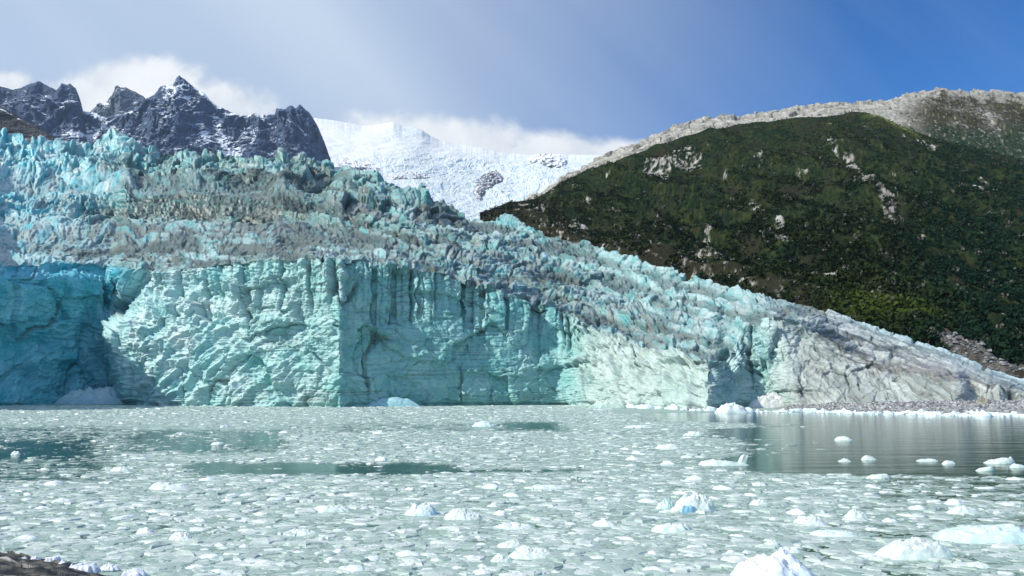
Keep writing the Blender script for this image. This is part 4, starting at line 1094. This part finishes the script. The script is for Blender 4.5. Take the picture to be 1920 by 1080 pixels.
SHI = [(5, 1048, 22, 12, 'flat', 'white ice chunk cut off by the left edge on the dark shore rock'),
       (37, 1054, 30, 7, 'flat', 'thin white ice plate beside the standing slab on the shore rock'),
       (66, 1056, 26, 13, 'slab', 'tilted white slab of ice standing on the dark shore rock'),
       (97, 1056, 32, 12, 'slab', 'pointed white ice wedge leaning over its neighbour on the shore rock'),
       (92, 1062, 24, 4, 'flat', 'low strip of ice in front of the pointed wedge on the shore rock'),
       (117, 1061, 20, 9, 'dome', 'small rounded ice lump right of the pointed wedge on the shore rock'),
       (158, 1074, 56, 17, 'slab', 'largest smooth lavender-white ice block on the shore rock'),
       (205, 1068, 36, 12, 'rough', 'crumbling ice piece right of the largest shore block'),
       (250, 1082, 50, 14, 'slab', 'bluish ice slab half awash at the right end of the shore rock'),
       (120, 1073, 16, 4, 'slab', 'tiny ice splinter lying below the small rounded lump'),
       (44, 1064, 14, 4, 'slab', 'tiny ice crumb on the bare rock below the standing slab')]
for (px, py, w, h, kd, lab) in SHI:
    floe(px, py, w, h, kd, lab, tint=(.80, .84, .92), tint2=(.62, .70, .80), zbase=.22 if px < 160 else .08, dr=.6, name='ice_chunk', cat='ice chunk', na=22, nr=9, irr=.3)

# ================================================================== sky, sun, camera
SUN_EL = math.radians(40); SUN_AZ = math.radians(66)        # azimuth from straight behind the camera towards the left
to_sun = np.array((-math.sin(SUN_AZ) * math.cos(SUN_EL), -math.cos(SUN_AZ) * math.cos(SUN_EL), math.sin(SUN_EL)))
from mathutils import Vector
ld = bpy.data.lights.new('sun', 'SUN'); ld.energy = 5.0; ld.angle = math.radians(.53); ld.color = (1, .952, .845)
lo = bpy.data.objects.new('sun', ld); C.objects.link(lo); lo.rotation_euler = Vector(to_sun).to_track_quat('Z', 'Y').to_euler(); lo.location = (-200, -100, 300)

W_ = bpy.data.worlds.new('World'); SC.world = W_; W_.use_nodes = True
g = G(W_.node_tree); g.n.clear()
skyn = g.node('ShaderNodeTexSky', sky_type='NISHITA'); skyn.sun_disc = False; skyn.sun_elevation = SUN_EL
skyn.sun_rotation = math.atan2(to_sun[0], to_sun[1]); skyn.air_density = 1.0; skyn.dust_density = .4; skyn.ozone_density = 1.6; skyn.altitude = 50
tc = g.node('ShaderNodeTexCoord').outputs['Generated']
sp = g.node('ShaderNodeSeparateXYZ'); g.l.new(tc, sp.inputs[0])
yy = g.m('MAXIMUM', sp.outputs[1], .02)
U = g.m('DIVIDE', sp.outputs[0], yy); Wd = g.m('DIVIDE', sp.outputs[2], yy)
def uw(px, py):
    p = at(px, py, 1.0); return float(p[0]), float(p[2] - CAMH)
cmb = g.node('ShaderNodeCombineXYZ'); g.l.new(U, cmb.inputs[0]); g.l.new(Wd, cmb.inputs[1])
uv = cmb.outputs[0]
nA = g.noise(uv, 9.0, 7, .58, .2); nB = g.noise(uv, 26.0, 6, .6)
def blob(px, py, rx, ry):
    u0, w0 = uw(px, py); u1 = uw(px + rx, py)[0] - u0; w1 = uw(px, py - ry)[1] - w0
    a = g.m('DIVIDE', g.m('SUBTRACT', U, u0), u1); b = g.m('DIVIDE', g.m('SUBTRACT', Wd, w0), w1)
    r = g.m('SQRT', g.m('ADD', g.m('MULTIPLY', a, a), g.m('MULTIPLY', b, b)))
    return g.m('SUBTRACT', 1.0, r)
cl = None
for bl_ in [(265, 160, 165, 62), (390, 195, 165, 55), (150, 190, 160, 52), (10, 158, 60, 34), (760, 275, 200, 72), (880, 270, 140, 60), (985, 300, 120, 42), (1060, 285, 120, 46), (1170, 292, 90, 36), (660, 270, 90, 40)]:
    v = blob(*bl_)
    cl = v if cl is None else g.m('SMOOTH_MAX', cl, v, .25)
pert = g.m('ADD', g.m('MULTIPLY', g.m('SUBTRACT', nA, .5), 1.5), g.m('MULTIPLY', g.m('SUBTRACT', nB, .5), .55))
cum = g.ss(-.02, .52, g.m('ADD', cl, pert))
front = g.ss(.0, .1, sp.outputs[1])
cum = g.m('MULTIPLY', cum, front)
# thin high veil, denser to the left, with one slanting band
veil = g.ss(uw(1760, 100)[0], uw(430, 100)[0], U)
veil = g.m('MULTIPLY', veil, g.m('ADD', .72, g.m('MULTIPLY', g.noise(uv, 1.6, 3, .5), .22)))
u0, w0 = uw(530, 0); u1, w1 = uw(800, 260)
L_ = math.hypot(u1 - u0, w1 - w0); nx, ny = -(w1 - w0) / L_, (u1 - u0) / L_
dist = g.m('ADD', g.m('MULTIPLY', g.m('SUBTRACT', U, u0), nx), g.m('MULTIPLY', g.m('SUBTRACT', Wd, w0), ny))
along = g.m('ADD', g.m('MULTIPLY', U, ny), g.m('MULTIPLY', Wd, -nx))
cs_ = g.node('ShaderNodeCombineXYZ'); g.l.new(g.m('MULTIPLY', dist, 7.0), cs_.inputs[0]); g.l.new(along, cs_.inputs[1])
streak = g.noise(cs_.outputs[0], 1.3, 5, .55, .3)
bnd = g.m('ADD', g.m('EXPONENT', g.m('MULTIPLY', g.m('MULTIPLY', dist, dist), -1 / (.07 ** 2))), g.m('MULTIPLY', g.m('SUBTRACT', streak, .5), 1.1))
veil = g.m('ADD', veil, g.m('MULTIPLY', bnd, .20), clamp=True)
veil = g.m('MAXIMUM', g.m('MULTIPLY', veil, front), g.m('MULTIPLY', g.m('SUBTRACT', 1.0, front), .55))
tint = g.mix(1.0, skyn.outputs[0], (.11, .76, 1.55, 1), 'MULTIPLY')
K = 1 / .1
c1 = g.mix(veil, tint, (.70 * K, .84 * K, 1.03 * K, 1))
cshade = g.mix(g.ss(.35, .7, nA), (.98 * K, 1.04 * K, 1.09 * K, 1), (1.30 * K, 1.31 * K, 1.30 * K, 1))
c2 = g.mix(g.m('MULTIPLY', cum, .88), c1, cshade)
bg = g.node('ShaderNodeBackground', {'Color': c2, 'Strength': .085})
g.node('ShaderNodeOutputWorld', {'Surface': bg.outputs[0]})

cd = bpy.data.cameras.new('camera'); cd.lens = 28; cd.sensor_width = 36; cd.clip_end = 30000; cd.clip_start = .3
co_ = bpy.data.objects.new('camera', cd); C.objects.link(co_); co_.location = (0, 0, CAMH); co_.rotation_euler = (math.pi / 2 + PITCH, 0, 0)
SC.camera = co_
SC.render.resolution_x = 1024; SC.render.resolution_y = 576
SC.view_settings.view_transform = 'Standard'; SC.view_settings.look = 'None'; SC.view_settings.exposure = 0.0; SC.view_settings.gamma = 1
SC.cycles.max_bounces = 5; SC.cycles.diffuse_bounces = 3; SC.cycles.glossy_bounces = 2

# ================================================================== air
def haze():
    me = bpy.data.meshes.new('haze')
    x0, x1, y0, y1, z0, z1 = -6500, 6500, -3500, 8000, -60, 2300
    V = [(x, y, z) for z in (z0, z1) for y in (y0, y1) for x in (x0, x1)]
    me.from_pydata(V, [], [(0, 2, 3, 1), (4, 5, 7, 6), (0, 1, 5, 4), (2, 6, 7, 3), (0, 4, 6, 2), (1, 3, 7, 5)])
    m, g = newmat('air')
    v = g.node('ShaderNodeVolumePrincipled', {'Color': (.62, .80, 1, 1), 'Density': .000028, 'Anisotropy': .1})
    g.node('ShaderNodeOutputMaterial', {'Volume': v.outputs[0]})
    me.materials.append(m)
    obj('haze', me, kind='stuff', label='thin bluish air over the whole fjord', cat='haze')
haze()
